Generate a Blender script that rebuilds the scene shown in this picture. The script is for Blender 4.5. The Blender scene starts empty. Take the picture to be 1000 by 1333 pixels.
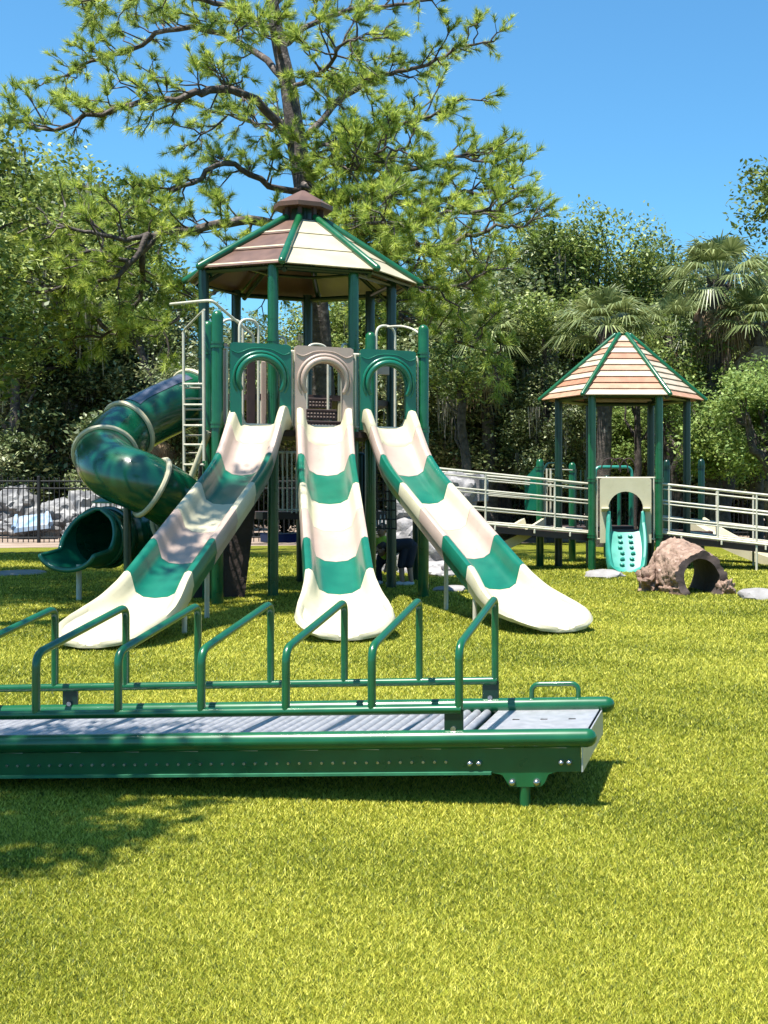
import bpy, math, random
import numpy as np
from mathutils import Vector, Matrix
random.seed(7); RNG = np.random.default_rng(7)
R = math.radians; PI = math.pi
SC = bpy.context.scene; COL = SC.collection

# ---------------------------------------------------------------- camera numbers
FPX, VX, HY, EYE = 1657.0, 760.0, 645.5, 1.2
def W(x, y, D):                      # point seen at photo pixel (x,y) standing D metres away
    return Vector(((x-VX)/FPX*D, D, EYE-(y-HY)/FPX*D))
def G(x, y):                         # point of the ground seen at that pixel
    D = EYE*FPX/(y-HY); return Vector(((x-VX)/FPX*D, D, 0))

# ---------------------------------------------------------------- materials
AK = .66                                 # overall reflectance level of painted and moulded surfaces
def mat(name, col, rough=.5, col2=None, scale=6, metal=0, spec=.5, bump=0, bscale=60, coat=0, trans=0, detail=6, objc=True, lo=.35, hi=.65, fine=None):
    m = bpy.data.materials.new(name); m.use_nodes = True
    nt = m.node_tree; N = nt.nodes; L = nt.links
    b = N['Principled BSDF']
    b.inputs['Roughness'].default_value = rough; b.inputs['Metallic'].default_value = metal
    b.inputs['Specular IOR Level'].default_value = spec
    b.inputs['Coat Weight'].default_value = coat; b.inputs['Coat Roughness'].default_value = .12
    tc = N.new('ShaderNodeTexCoord'); out = tc.outputs['Object']
    if not objc:
        g = N.new('ShaderNodeNewGeometry'); out = g.outputs['Position']
    col2 = col2 or tuple(c*.78 for c in col)
    col = tuple(c*AK for c in col); col2 = tuple(c*AK for c in col2)
    if fine: fine = (fine[0], tuple(c*AK for c in fine[1]), fine[2])
    n = N.new('ShaderNodeTexNoise'); n.inputs['Scale'].default_value = scale; n.inputs['Detail'].default_value = detail
    L.new(out, n.inputs['Vector'])
    r = N.new('ShaderNodeValToRGB'); r.color_ramp.elements[0].position = lo; r.color_ramp.elements[1].position = hi
    r.color_ramp.elements[0].color = (*col2, 1); r.color_ramp.elements[1].color = (*col, 1)
    L.new(n.outputs['Fac'], r.inputs['Fac']); csock = r.outputs['Color']
    if fine:
        n3 = N.new('ShaderNodeTexNoise'); n3.inputs['Scale'].default_value = fine[0]; n3.inputs['Detail'].default_value = 3
        L.new(out, n3.inputs['Vector'])
        r3 = N.new('ShaderNodeValToRGB'); r3.color_ramp.elements[0].position = fine[2]; r3.color_ramp.elements[1].position = fine[2]+.12
        mx = N.new('ShaderNodeMix'); mx.data_type = 'RGBA'; L.new(n3.outputs['Fac'], r3.inputs['Fac']); L.new(r3.outputs['Color'], mx.inputs[0])
        L.new(csock, mx.inputs[6]); mx.inputs[7].default_value = (*fine[1], 1); csock = mx.outputs[2]
    L.new(csock, b.inputs['Base Color'])
    if bump:
        n2 = N.new('ShaderNodeTexNoise'); n2.inputs['Scale'].default_value = bscale; n2.inputs['Detail'].default_value = 5
        L.new(out, n2.inputs['Vector'])
        bp = N.new('ShaderNodeBump'); bp.inputs['Strength'].default_value = bump; bp.inputs['Distance'].default_value = .02
        L.new(n2.outputs['Fac'], bp.inputs['Height']); L.new(bp.outputs['Normal'], b.inputs['Normal'])
    # roughness wobble
    rr = N.new('ShaderNodeMapRange'); rr.inputs[3].default_value = rough*.8; rr.inputs[4].default_value = min(1, rough*1.3)
    L.new(n.outputs['Fac'], rr.inputs[0]); L.new(rr.outputs[0], b.inputs['Roughness'])
    return m

def leafmat(name, c1, c2, c3, trans=.35, rough=.5, spec=.4, k=1.0):
    c1, c2, c3 = [tuple(q*k for q in c) for c in (c1, c2, c3)]
    m = bpy.data.materials.new(name); m.use_nodes = True
    nt = m.node_tree; N = nt.nodes; L = nt.links; b = N['Principled BSDF']; o = N['Material Output']
    a = N.new('ShaderNodeAttribute'); a.attribute_name = 'tint'
    r = N.new('ShaderNodeValToRGB'); r.color_ramp.elements[0].color = (*c1, 1); r.color_ramp.elements[1].color = (*c3, 1)
    e = r.color_ramp.elements.new(.5); e.color = (*c2, 1)
    L.new(a.outputs['Fac'], r.inputs['Fac']); L.new(r.outputs['Color'], b.inputs['Base Color'])
    b.inputs['Roughness'].default_value = rough; b.inputs['Specular IOR Level'].default_value = spec
    t = N.new('ShaderNodeBsdfTranslucent'); hs = N.new('ShaderNodeHueSaturation'); hs.inputs['Value'].default_value = 1.5; hs.inputs['Hue'].default_value = .485
    L.new(r.outputs['Color'], hs.inputs['Color']); L.new(hs.outputs['Color'], t.inputs['Color'])
    mx = N.new('ShaderNodeMixShader'); mx.inputs[0].default_value = trans
    L.new(b.outputs[0], mx.inputs[1]); L.new(t.outputs[0], mx.inputs[2]); L.new(mx.outputs[0], o.inputs['Surface'])
    return m

M = {}
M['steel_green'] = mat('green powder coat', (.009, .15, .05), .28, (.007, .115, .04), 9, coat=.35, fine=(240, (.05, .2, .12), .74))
M['deep_green']  = mat('shaded and dark green powder coat', (.003, .042, .02), .33, (.002, .032, .016), 9, coat=.2)  # green darkened so posts and beams under the roofs look shaded
M['plastic_green'] = mat('green moulded plastic', (.006, .2, .115), .3, (.005, .155, .09), 5, coat=.25, bump=.05, bscale=160)
M['tube_green'] = mat('green tube plastic', (.003, .13, .062), .24, (.003, .09, .045), 4, coat=.6)
M['turquoise'] = mat('turquoise plastic', (.05, .42, .32), .4, (.04, .34, .26), 7)
M['cream'] = mat('cream plastic', (.80, .73, .50), .42, (.72, .65, .43), 4, bump=.06, bscale=90, fine=(34, (.6, .53, .36), .62))
M['tan'] = mat('tan plastic', (.65, .49, .40), .42, (.57, .42, .34), 4, bump=.06, bscale=90, fine=(34, (.5, .38, .3), .63))
M['cream_steel'] = mat('cream powder coat', (.88, .84, .68), .35, (.78, .73, .57), 12)
M['brown'] = mat('brown coated deck', (.07, .035, .03), .55, (.05, .025, .022), 14)
M['roof_brown'] = mat('brown roof sheet', (.21, .11, .075), .45, (.15, .078, .052), 5)
M['roof_cream'] = mat('cream roof sheet', (.68, .6, .42), .5, (.6, .52, .35), 3, fine=(18, (.5, .43, .3), .66))
M['plank_a'] = mat('pale plank', (.72, .60, .46), .55, (.6, .47, .34), 7)
M['plank_b'] = mat('orange brown plank', (.6, .29, .17), .55, (.48, .21, .12), 7)
M['plank_c'] = mat('light tan plank', (.66, .38, .24), .55, (.54, .28, .17), 7)
M['roller'] = mat('grey steel roller', (.62, .62, .66), .36, (.5, .5, .54), 30, metal=.35)
M['alu'] = mat('bare aluminium', (.72, .71, .74), .4, (.6, .6, .63), 25, metal=.5)
M['bolt'] = mat('bolt steel', (.7, .7, .7), .25, (.5, .5, .5), 40, metal=.9)
M['smoke'] = mat('smoked clear panel', (.16, .17, .22), .18, (.1, .11, .15), 5, coat=.5)
M['flange_lit_green'] = mat('matt flange green lightened as sunlit', (.03, .24, .11), .7, (.02, .18, .08), 20)  # green raised above the plate colour to imitate a sunlit edge
M['rubber'] = mat('black rubber', (.02, .02, .02), .7)
M['fence_black'] = mat('black iron', (.012, .012, .014), .5)
M['rock_grey'] = mat('grey faux rock', (.5, .48, .48), .85, (.2, .19, .195), 4.5, bump=.9, bscale=14, detail=10, fine=(9, (.66, .63, .6), .58))
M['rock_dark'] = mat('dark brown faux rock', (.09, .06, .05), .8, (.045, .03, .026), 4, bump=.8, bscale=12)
M['stone'] = mat('pale stone', (.45, .43, .42), .85, (.33, .31, .3), 6, bump=.5, bscale=25)
M['white_rock'] = mat('white rock', (.5, .49, .48), .8, (.12, .12, .13), 2.2, bump=.8, bscale=6)
M['blue_tarp'] = mat('blue water slide', (.18, .36, .6), .4, (.6, .68, .78), 3)
M['log'] = mat('brown bark resin', (.5, .34, .25), .8, (.25, .15, .105), 7, bump=1.0, bscale=22, detail=10, fine=(16, (.66, .46, .38), .6))
M['bark'] = mat('bark', (.15, .12, .1), .9, (.045, .034, .028), 9, bump=1, bscale=30, fine=(5, (.3, .26, .23), .64))
M['pinebark'] = mat('pine bark', (.16, .125, .105), .9, (.05, .038, .033), 7, bump=1, bscale=22, fine=(7, (.36, .3, .27), .58))
M['sand'] = mat('sandy ground', (.5, .38, .3), .95, (.26, .18, .12), .9, bump=.6, bscale=12, objc=False, fine=(30, (.16, .1, .06), .6))
M['moss'] = leafmat('spanish moss', (.14, .13, .1), (.25, .24, .2), (.4, .38, .33), .3, .9, .1)
M['skin'] = mat('skin', (.5, .29, .2), .5); M['navy'] = mat('navy cloth', (.02, .022, .04), .8)
M['lime'] = mat('lime shirt', (.55, .75, .06), .8); M['whitecloth'] = mat('white cloth', (.75, .75, .75), .7); M['hair'] = mat('brown hair', (.08, .045, .025), .7)
M['greycloth'] = mat('grey cloth', (.2, .2, .22), .8)
M['blueplastic'] = mat('blue plastic', (.02, .05, .5), .4)
M['oak'] = leafmat('oak leaf', (.03, .06, .012), (.14, .20, .04), (.48, .54, .17), .24, .5, .35)
M['oak_dark'] = leafmat('dark oak leaf', (.025, .045, .012), (.10, .14, .045), (.46, .48, .25), .18, .48, .4)
M['oak_bright'] = leafmat('bright leaf', (.08, .14, .03), (.19, .28, .07), (.38, .46, .15), .3, .55, .3)
M['needle'] = leafmat('pine needle', (.05, .10, .015), (.24, .34, .055), (.66, .72, .16), .32, .45, .35)
M['palm'] = leafmat('palm frond', (.04, .065, .02), (.13, .17, .055), (.36, .40, .17), .22, .42, .45)
M['palm_dead'] = leafmat('dead palm frond', (.12, .08, .045), (.24, .17, .1), (.4, .3, .2), .15, .7, .2)

def turf_material():
    m = bpy.data.materials.new('turf'); m.use_nodes = True
    nt = m.node_tree; N = nt.nodes; L = nt.links; b = N['Principled BSDF']
    g = N.new('ShaderNodeNewGeometry')
    def noise(s, d=4, stretch=None):
        n = N.new('ShaderNodeTexNoise'); n.inputs['Scale'].default_value = s; n.inputs['Detail'].default_value = d
        if stretch:
            mp = N.new('ShaderNodeMapping'); mp.inputs['Scale'].default_value = stretch
            L.new(g.outputs['Position'], mp.inputs[0]); L.new(mp.outputs[0], n.inputs['Vector'])
        else: L.new(g.outputs['Position'], n.inputs['Vector'])
        return n
    a = noise(120, 3); r = N.new('ShaderNodeValToRGB')
    r.color_ramp.elements[0].position = .32; r.color_ramp.elements[0].color = (.035, .045, .004, 1)
    r.color_ramp.elements[1].position = .66; r.color_ramp.elements[1].color = (.27, .28, .018, 1)
    L.new(a.outputs['Fac'], r.inputs['Fac'])
    c = noise(.8, 5, (.5, 1.6, 1)); r2 = N.new('ShaderNodeValToRGB')
    r2.color_ramp.elements[0].position = .3; r2.color_ramp.elements[0].color = (.8, .86, .8, 1)
    r2.color_ramp.elements[1].position = .7; r2.color_ramp.elements[1].color = (1.1, 1.05, 1, 1)
    L.new(c.outputs['Fac'], r2.inputs['Fac'])
    mx = N.new('ShaderNodeMix'); mx.data_type = 'RGBA'; mx.blend_type = 'MULTIPLY'; mx.inputs[0].default_value = 1
    L.new(r.outputs['Color'], mx.inputs[6]); L.new(r2.outputs['Color'], mx.inputs[7]); L.new(mx.outputs[2], b.inputs['Base Color'])
    b.inputs['Roughness'].default_value = .8; b.inputs['Specular IOR Level'].default_value = .2
    bp = N.new('ShaderNodeBump'); bp.inputs['Strength'].default_value = .9; bp.inputs['Distance'].default_value = .02
    L.new(a.outputs['Fac'], bp.inputs['Height']); L.new(bp.outputs['Normal'], b.inputs['Normal'])
    return m
M['turf'] = turf_material()
M['blade'] = leafmat('turf blade', (.035, .065, .006), (.265, .295, .02), (.64, .60, .10), .25, .5, .25, 1)

# ---------------------------------------------------------------- mesh builder
def frames(path, closed=False):
    P = [Vector(p) for p in path]; n = len(P); T = []
    for i in range(n):
        a = P[i-1] if (i > 0 or closed) else P[0]; b = P[(i+1) % n] if (i < n-1 or closed) else P[-1]
        t = (b-a); T.append(t.normalized() if t.length > 1e-9 else Vector((0, 0, 1)))
    up = Vector((0, 0, 1)) if abs(T[0].z) < .9 else Vector((1, 0, 0))
    x = (up - T[0]*up.dot(T[0])).normalized(); out = []
    for i in range(n):
        x = (x - T[i]*x.dot(T[i])); x = x.normalized() if x.length > 1e-6 else T[i].orthogonal().normalized()
        out.append((P[i], x, T[i].cross(x)))
    return out

def spline(pts, n=6):
    P = [Vector(p) for p in pts]; out = []
    for i in range(len(P)-1):
        p0 = P[max(i-1, 0)]; p1 = P[i]; p2 = P[i+1]; p3 = P[min(i+2, len(P)-1)]
        for k in range(n):
            t = k/n
            out.append(.5*((2*p1)+(p2-p0)*t+(2*p0-5*p1+4*p2-p3)*t*t+(3*p1-p0-3*p2+p3)*t**3))
    out.append(P[-1]); return out

def bend(pts, r, n=5):                # polyline with rounded corners
    P = [Vector(p) for p in pts]; out = [P[0]]
    for i in range(1, len(P)-1):
        a = (P[i-1]-P[i]); b = (P[i+1]-P[i]); rr = min(r, a.length*.49, b.length*.49)
        A = P[i]+a.normalized()*rr; B = P[i]+b.normalized()*rr
        for k in range(n+1):
            t = k/n; out.append(A*(1-t)**2+P[i]*2*t*(1-t)+B*t*t)
    out.append(P[-1]); return out

class MB:
    def __init__(s): s.v = []; s.f = []; s.m = []
    def add(s, vs, fs, mi=0):
        o = len(s.v); s.v += [tuple(v) for v in vs]; s.f += [tuple(i+o for i in f) for f in fs]; s.m += [mi]*len(fs); return s
    def box(s, c, d, rz=0, mi=0, bev=.006, tilt=None):
        c = Vector(c); hx, hy, hz = d[0]/2, d[1]/2, d[2]/2; b = min(bev, hx*.6, hy*.6, hz*.6)
        mt = Matrix.Rotation(rz, 3, 'Z')
        if tilt is not None: mt = mt @ Matrix.Rotation(tilt[0], 3, 'X') @ Matrix.Rotation(tilt[1], 3, 'Y')
        vs = []; 
        for sx in (-1, 1):
            for sy in (-1, 1):
                for sz in (-1, 1):
                    vs += [(sx*(hx-b), sy*(hy-b), sz*hz), (sx*(hx-b), sy*hy, sz*(hz-b)), (sx*hx, sy*(hy-b), sz*(hz-b))]
        I = lambda sx, sy, sz, k: ((sx > 0)*4+(sy > 0)*2+(sz > 0))*3+k
        fs = []
        for z in (-1, 1): fs.append([I(-1, -1, z, 0), I(1, -1, z, 0), I(1, 1, z, 0), I(-1, 1, z, 0)][::z])
        for y in (-1, 1): fs.append([I(-1, y, -1, 1), I(1, y, -1, 1), I(1, y, 1, 1), I(-1, y, 1, 1)][::-y])
        for x in (-1, 1): fs.append([I(x, -1, -1, 2), I(x, 1, -1, 2), I(x, 1, 1, 2), I(x, -1, 1, 2)][::x])
        for a in (-1, 1):
            for c_ in (-1, 1):
                fs.append([I(-1, a, c_, 0), I(1, a, c_, 0), I(1, a, c_, 1), I(-1, a, c_, 1)][::a*c_*-1])
                fs.append([I(a, -1, c_, 0), I(a, 1, c_, 0), I(a, 1, c_, 2), I(a, -1, c_, 2)][::a*c_])
                fs.append([I(a, c_, -1, 1), I(a, c_, 1, 1), I(a, c_, 1, 2), I(a, c_, -1, 2)][::a*c_*-1])
        for sx in (-1, 1):
            for sy in (-1, 1):
                for sz in (-1, 1): fs.append([I(sx, sy, sz, 0), I(sx, sy, sz, 1), I(sx, sy, sz, 2)][::sx*sy*sz*-1])
        return s.add([mt@Vector(v)+c for v in vs], fs, mi)
    def tube(s, path, r, n=10, mi=0, cap='flat', closed=False, sq=1.0):
        fr = frames(path, closed); k = len(fr); rs = r if isinstance(r, (list, tuple)) else [r]*k
        rings = []
        def ring(c, x, y, rad): return [c+x*math.cos(2*PI*j/n)*rad+y*math.sin(2*PI*j/n)*rad*sq for j in range(n)]
        if cap == 'dome' and not closed:
            c, x, y = fr[0]; t = x.cross(y)
            for a in (80, 55, 28): rings.append(ring(c-t*rs[0]*math.sin(R(a)), x, y, rs[0]*math.cos(R(a))))
        for (c, x, y), rad in zip(fr, rs): rings.append(ring(c, x, y, rad))
        if cap == 'dome' and not closed:
            c, x, y = fr[-1]; t = x.cross(y)
            for a in (28, 55, 80): rings.append(ring(c+t*rs[-1]*math.sin(R(a)), x, y, rs[-1]*math.cos(R(a))))
        vs = [p for q in rings for p in q]; K = len(rings); fs = []
        for i in range(K if closed else K-1):
            for j in range(n):
                a = i*n+j; b = i*n+(j+1) % n; c2 = ((i+1) % K)*n+(j+1) % n; d = ((i+1) % K)*n+j
                fs.append((a, b, c2, d))
        if not closed and cap != 'none':
            fs.append(tuple(range(n))[::-1]); fs.append(tuple((K-1)*n+j for j in range(n)))
        return s.add(vs, fs, mi)
    def prism(s, pts, org, ax, ay, depth, mi=0):      # outline in plane (ax,ay), extruded along ax×ay
        org, ax, ay = Vector(org), Vector(ax), Vector(ay); nz = ax.cross(ay).normalized(); n = len(pts)
        vs = [org+ax*p[0]+ay*p[1]-nz*depth/2 for p in pts]+[org+ax*p[0]+ay*p[1]+nz*depth/2 for p in pts]
        fs = [tuple(range(n))[::-1], tuple(range(n, 2*n))]+[(i, (i+1) % n, n+(i+1) % n, n+i) for i in range(n)]
        return s.add(vs, fs, mi)
    def grid(s, rows, mi=0, closed=False):
        n = len(rows[0]); vs = [p for r_ in rows for p in r_]; fs = []
        for i in range(len(rows)-1):
            for j in range(n if closed else n-1):
                fs.append((i*n+j, i*n+(j+1) % n, (i+1)*n+(j+1) % n, (i+1)*n+j))
        return s.add(vs, fs, mi)
    def build(s, name, m, parent=None, angle=38, label=None, stuff=False):
        me = bpy.data.meshes.new(name); me.from_pydata(s.v, [], s.f)
        ms = m if isinstance(m, list) else [m]
        for q in ms: me.materials.append(M[q] if isinstance(q, str) else q)
        me.polygons.foreach_set('material_index', s.m); me.polygons.foreach_set('use_smooth', [True]*len(s.f))
        me.update(); me.set_sharp_from_angle(angle=R(angle))
        o = bpy.data.objects.new(name, me); COL.objects.link(o)
        if parent is not None: o.parent = parent
        if label: o['label'] = label
        if stuff: o['kind'] = 'stuff'
        return o

def npmesh(name, verts, k, tint, m, parent=None):     # verts (n*k,3): n separate k-gons
    n = len(verts)//k; me = bpy.data.meshes.new(name)
    me.vertices.add(n*k); me.vertices.foreach_set('co', verts.astype(np.float32).ravel())
    me.loops.add(n*k); me.loops.foreach_set('vertex_index', np.arange(n*k, dtype=np.int32))
    me.polygons.add(n); me.polygons.foreach_set('loop_start', np.arange(0, n*k, k, dtype=np.int32))
    me.update(calc_edges=True)
    at = me.attributes.new('tint', 'FLOAT', 'POINT'); at.data.foreach_set('value', np.repeat(tint, k).astype(np.float32))
    me.materials.append(M[m]); o = bpy.data.objects.new(name, me); COL.objects.link(o)
    if parent is not None: o.parent = parent
    return o

def thing(name, label, cat, loc=(0, 0, 0), rz=0, group=None):
    o = bpy.data.objects.new(name, None); COL.objects.link(o); o.location = loc; o.rotation_euler = (0, 0, rz)
    o.empty_display_size = .2; o['label'] = label; o['category'] = cat
    if group: o['group'] = group
    return o
def tag(o, label, cat, group=None, kind=None):
    o['label'] = label; o['category'] = cat
    if group: o['group'] = group
    if kind: o['kind'] = kind
    return o
def kids(o): return [c for c in bpy.data.objects if c.parent == o]
def copy_tree(o, parent=None):
    c = o.copy(); COL.objects.link(c)
    if parent is not None: c.parent = parent
    for ch in kids(o): copy_tree(ch, c)
    return c

# ================================================================ SETTING
def sheet(name, pts, z, m):
    me = bpy.data.meshes.new(name); me.from_pydata([(x, y, z) for x, y in pts], [], [tuple(range(len(pts)))])
    me.materials.append(M[m]); o = bpy.data.objects.new(name, me); COL.objects.link(o); o['kind'] = 'structure'; return o
sheet('ground', [(-400, -60), (400, -60), (400, 700), (-400, 700)], -.012, 'sand')
edge = [(-30, 28.5), (-20, 29.5), (-14, 29.2), (-9, 30.5), (-5, 31), (0, 33), (6, 32.5), (12, 34), (30, 34)]
sheet('turf_field', [(-30, -8), (30, -8)]+edge[::-1], 0, 'turf')

def blades():
    V = []; T = []
    N = 1400000
    # density falls with the square of distance
    u = RNG.random(N); D = 2.3*(26/2.3)**u
    X = (-.50+ .70*RNG.random(N))*D*1.12 + RNG.normal(0, .15, N)
    keep = (X > -29) & (X < 29); D = D[keep]; X = X[keep]; n = len(D)
    w = np.clip(.00095*D, .002, .02)*(.7+.6*RNG.random(n)); hgt = np.clip(.006+.0014*D, 0, .034)*(.6+.7*RNG.random(n))
    a = RNG.random(n)*2*np.pi; lean = hgt*(.3+1.2*RNG.random(n)); la = RNG.random(n)*2*np.pi
    dx, dy = np.cos(a)*w/2, np.sin(a)*w/2
    v = np.zeros((n, 3, 3)); z0 = np.zeros(n)
    v[:, 0] = np.stack([X-dx, D-dy, z0], 1); v[:, 1] = np.stack([X+dx, D+dy, z0], 1)
    v[:, 2] = np.stack([X+np.cos(la)*lean, D+np.sin(la)*lean, hgt], 1)
    # patchy tint: low-frequency sum of sines + random
    p = .13*np.sin(X*1.7+D*.6)+.12*np.sin(D*2.3-X*.8+1)+.1*np.sin(X*4.1+D*3.3)+.08*np.sin(D*6.1+2*np.sin(X*1.3))
    t = np.clip(.52+p*.55+RNG.normal(0, .36, n), 0, 1)
    o = npmesh('turf_grass', v.reshape(-1, 3), 3, t, 'blade'); tag(o, 'short yellow green artificial turf blades covering the whole play area', 'grass', kind='stuff')
blades()

# ================================================================ ROLLER TABLE (foreground)
def roller_table():
    x0, y0, rot, sl = -.4825, 4.924, -.112, .032
    t = thing('roller_slide', 'low green roller slide with grey rollers and slanted grab hoops in the foreground', 'roller slide', (x0, y0, 0), PI+rot)
    # local: +x = along the table to the left of the photo, -y = away from the camera
    def P(u, w, z): return Vector((u, -w, z-sl*u))
    ws, wm = .770, .776; zs, zm = .3745, .2597; u0, u1 = -.50, 3.3; m = (wm-ws)/2
    for w in (-m, ws+m):
        MB().tube([P(u0, w, zm), P(u1/2, w, zm), P(u1, w, zm)], .036, 20, cap='dome').build('side_rail', 'steel_green', t)
    for w, ue in ((0, -.01), (ws, -.01)):
        MB().tube([P(ue, w, zs), P(u1, w, zs)], .018, 12).build('hoop_rail', 'steel_green', t)
        for ub in (0.02, 2.0):
            b = MB().box(P(ub, w+(.03 if w == 0 else -.03)*0, zs-.055), (.075, .012, .11), bev=.003).build('bracket', 'deep_green', t)
            MB().tube([P(ub, w-.006, zs-.075), P(ub, w-.016, zs-.075)], .011, 10).build('bolt', 'bolt', b)
    for i in range(9):
        u = i*.346; zt = zs+.245
        MB().tube(bend([P(u, 0, zs), P(u, 0, zt), P(u, ws, zt+.125), P(u, ws, zs)], .055, 6), .0165, 12).build('hoop', 'steel_green', t)
    # side plates
    def plate(w, sgn):
        pr = []
        zt, zb = zm-.03, .128
        # outline in (u,z), with the foot bracket hanging at the end; slope handled by P
        pts = [(u1, zt), (u1, zb), (-.13, zb), (-.17, zb-.008), (-.19, zb-.04), (-.20, zb-.055), (-.32, zb-.055), (-.335, zb-.04), (-.35, zb-.008), (-.38, zb+.002), (-.475, zb+.002), (-.475, zt)]
        b = MB(); n = len(pts); th = .006
        for ww in (w-th/2, w+th/2): pr.append([P(u, ww, z) for u, z in pts])
        b.add(pr[0]+pr[1], [tuple(range(n)), tuple(range(n, 2*n))[::-1]]+[(i, n+i, n+(i+1) % n, (i+1) % n) for i in range(n)])
        p = b.build('side_plate', 'steel_green', t)
        MB().box(P((u1-.13)/2, w+sgn*.008, zb), (u1+.13, .016, .012), tilt=(0, math.atan(sl)), bev=.001).build('flange', 'flange_lit_green', p)  # lower lip of the plate, sunlight put into its brighter green
        o = w+sgn*th
        for i in range(70 if sgn < 0 else 0): MB().tube([P(.05+.045*i, o-sgn*.004, .172), P(.05+.045*i, o+sgn*.004, .172)], .0058, 8).build('roller_bolt', 'bolt', p)
        for (u, z, r) in ((-.045, .166, .011), (-.08, .166, .011), (-.43, .166, .011), (-.40, .166, .011), (-.21, .092, .014), (-.305, .092, .014)):
            MB().tube([P(u, o-sgn*.004, z), P(u, o+sgn*.007, z)], r, 12, cap='dome').build('bolt', 'bolt', p)
        s = MB()
        for i in range(15): s.box(P(-.42+.245*i+.09, o, zt-.004), (.18, .004, .004), bev=.001)  # thin pale bars imitating lines of light along the plate slots
        s.build('slot_gleam', 'alu', p)
    plate(-m+.004, -1); plate(ws+m-.004, 1)
    for i in range(66):
        u = .03+i*.045
        MB().tube([P(u, .03, .232), P(u, ws-.03, .232)], .0195, 12).build('roller', 'roller', t)
    MB().add([P(u, w, z) for z in (.188, .182) for u, w in ((-.45, .01), (u1, .01), (u1, ws-.01), (-.45, ws-.01))], [(0, 1, 2, 3), (7, 6, 5, 4), (0, 4, 5, 1), (2, 6, 7, 3), (0, 3, 7, 4), (1, 5, 6, 2)]).build('light_stop_pan', 'deep_green', t)  # added dark pan that keeps light from passing between the rollers
    for i in range(0, 9):
        MB().box(P(.35*i-.02, ws/2, .205), (.02, ws-.04, .03), bev=.003).build('cross_bar', 'deep_green', t)
    b = MB(); 
    b.add([P(-.02, .02, .245), P(-.02, ws-.02, .245), P(-.47, ws-.0, .245), P(-.47, .0, .245), P(-.02, .02, .239), P(-.02, ws-.02, .239), P(-.47, ws, .239), P(-.47, 0, .239)],
          [(0, 1, 2, 3), (7, 6, 5, 4), (0, 3, 7, 4), (1, 5, 6, 2), (2, 6, 7, 3), (0, 4, 5, 1)])
    b.build('transfer_plate', 'alu', t)
    s = MB()
    for w in (.25, .5):
        for u in (-.14, -.26, -.38): s.box(P(u, w, .2455), (.03, .012, .004), bev=.001)
    s.build('drain_slot', 'rubber', t)
    MB().add([P(-.478, -.01, .24), P(-.478, ws+.01, .24), P(-.478, ws+.01, .13), P(-.478, -.01, .13), P(-.484, -.01, .24), P(-.484, ws+.01, .24), P(-.484, ws+.01, .13), P(-.484, -.01, .13)],
             [(0, 1, 2, 3), (7, 6, 5, 4), (0, 4, 5, 1), (2, 6, 7, 3), (0, 3, 7, 4), (1, 5, 6, 2)]).build('end_plate', 'alu', t)
    for u, us in ((-.255, 0), (2.3, 1)):
        for w in (.02, ws-.02):
            MB().tube([P(u, w, .13), Vector((P(u, w, 0).x, P(u, w, 0).y, -.05))], .021, 14).build('leg', 'steel_green', t)
        MB().box(P(u, ws/2, .12), (.05, ws, .03)).build('cross_beam', 'deep_green', t)
    MB().tube(bend([P(-.165, ws+m, zm+.02), P(-.165, ws+m, zm+.095), P(-.375, ws+m, zm+.095), P(-.375, ws+m, zm+.02)], .04, 6), .0115, 12).build('grab_handle', 'steel_green', t)
roller_table()

# ================================================================ PLAY TOWER
TO = Vector((-4.03, 14.0, 0)); TA = R(25.6)
TX = Vector((math.cos(TA), math.sin(TA), 0)); TY = Vector((-math.sin(TA), math.cos(TA), 0))
def tl(p):                           # world -> tower local
    d = Vector(p)-TO; return Vector((d.dot(TX), d.dot(TY), d.z))
def TW(x, y, D): return tl(W(x, y, D))
tower = thing('play_tower', 'tall green and cream play tower with canopy, three banded slides and spiral tube slide', 'play tower', TO, TA)
FW = 2.37; DECK = 1.94; OC = Vector((1.277, 2.04, 0)); RP, RE = 1.274, 1.47; ZE = 3.94
def oc(k, r, z): a = R(45*k-112.5); return OC+Vector((r*math.cos(a), r*math.sin(a), z))

def post(p, z1, parent, m='steel_green', r=.0635, dome=True, rings=(), z0=-.05):
    o = MB().tube([(p[0], p[1], z0), (p[0], p[1], z1-(r if dome else 0))], r, 18, cap='dome' if dome else 'flat').build('post', m, parent)
    for z in rings:
        b = MB()
        for dz in (-.022, .022): b.tube([(p[0], p[1], z+dz-.012), (p[0], p[1], z+dz+.012)], r+.012, 18)
        b.tube([(p[0], p[1], z-.03), (p[0], p[1], z+.03)], r+.006, 18)
        b.build('clamp_ring', m, o)
    return o
post((0, 0), 3.24, tower, rings=(2.86, 1.98)); post((FW, 0), 3.22, tower, rings=(2.86, 1.98))
for k in (-1, 0, 1, 2, 3, 4, 5):
    p = oc(k, RP, 0); post(p, 3.98, tower, 'steel_green' if k in (0, 1) else 'deep_green', dome=False, rings=(3.02, 2.9) if k in (0, 1) else (2.9,))  # posts deeper under the canopy have shade put into their green
post((1.86, .45), 3.16, tower, rings=(2.8,))
post((.02, .75), 3.22, tower, rings=(2.86,)); 

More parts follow.
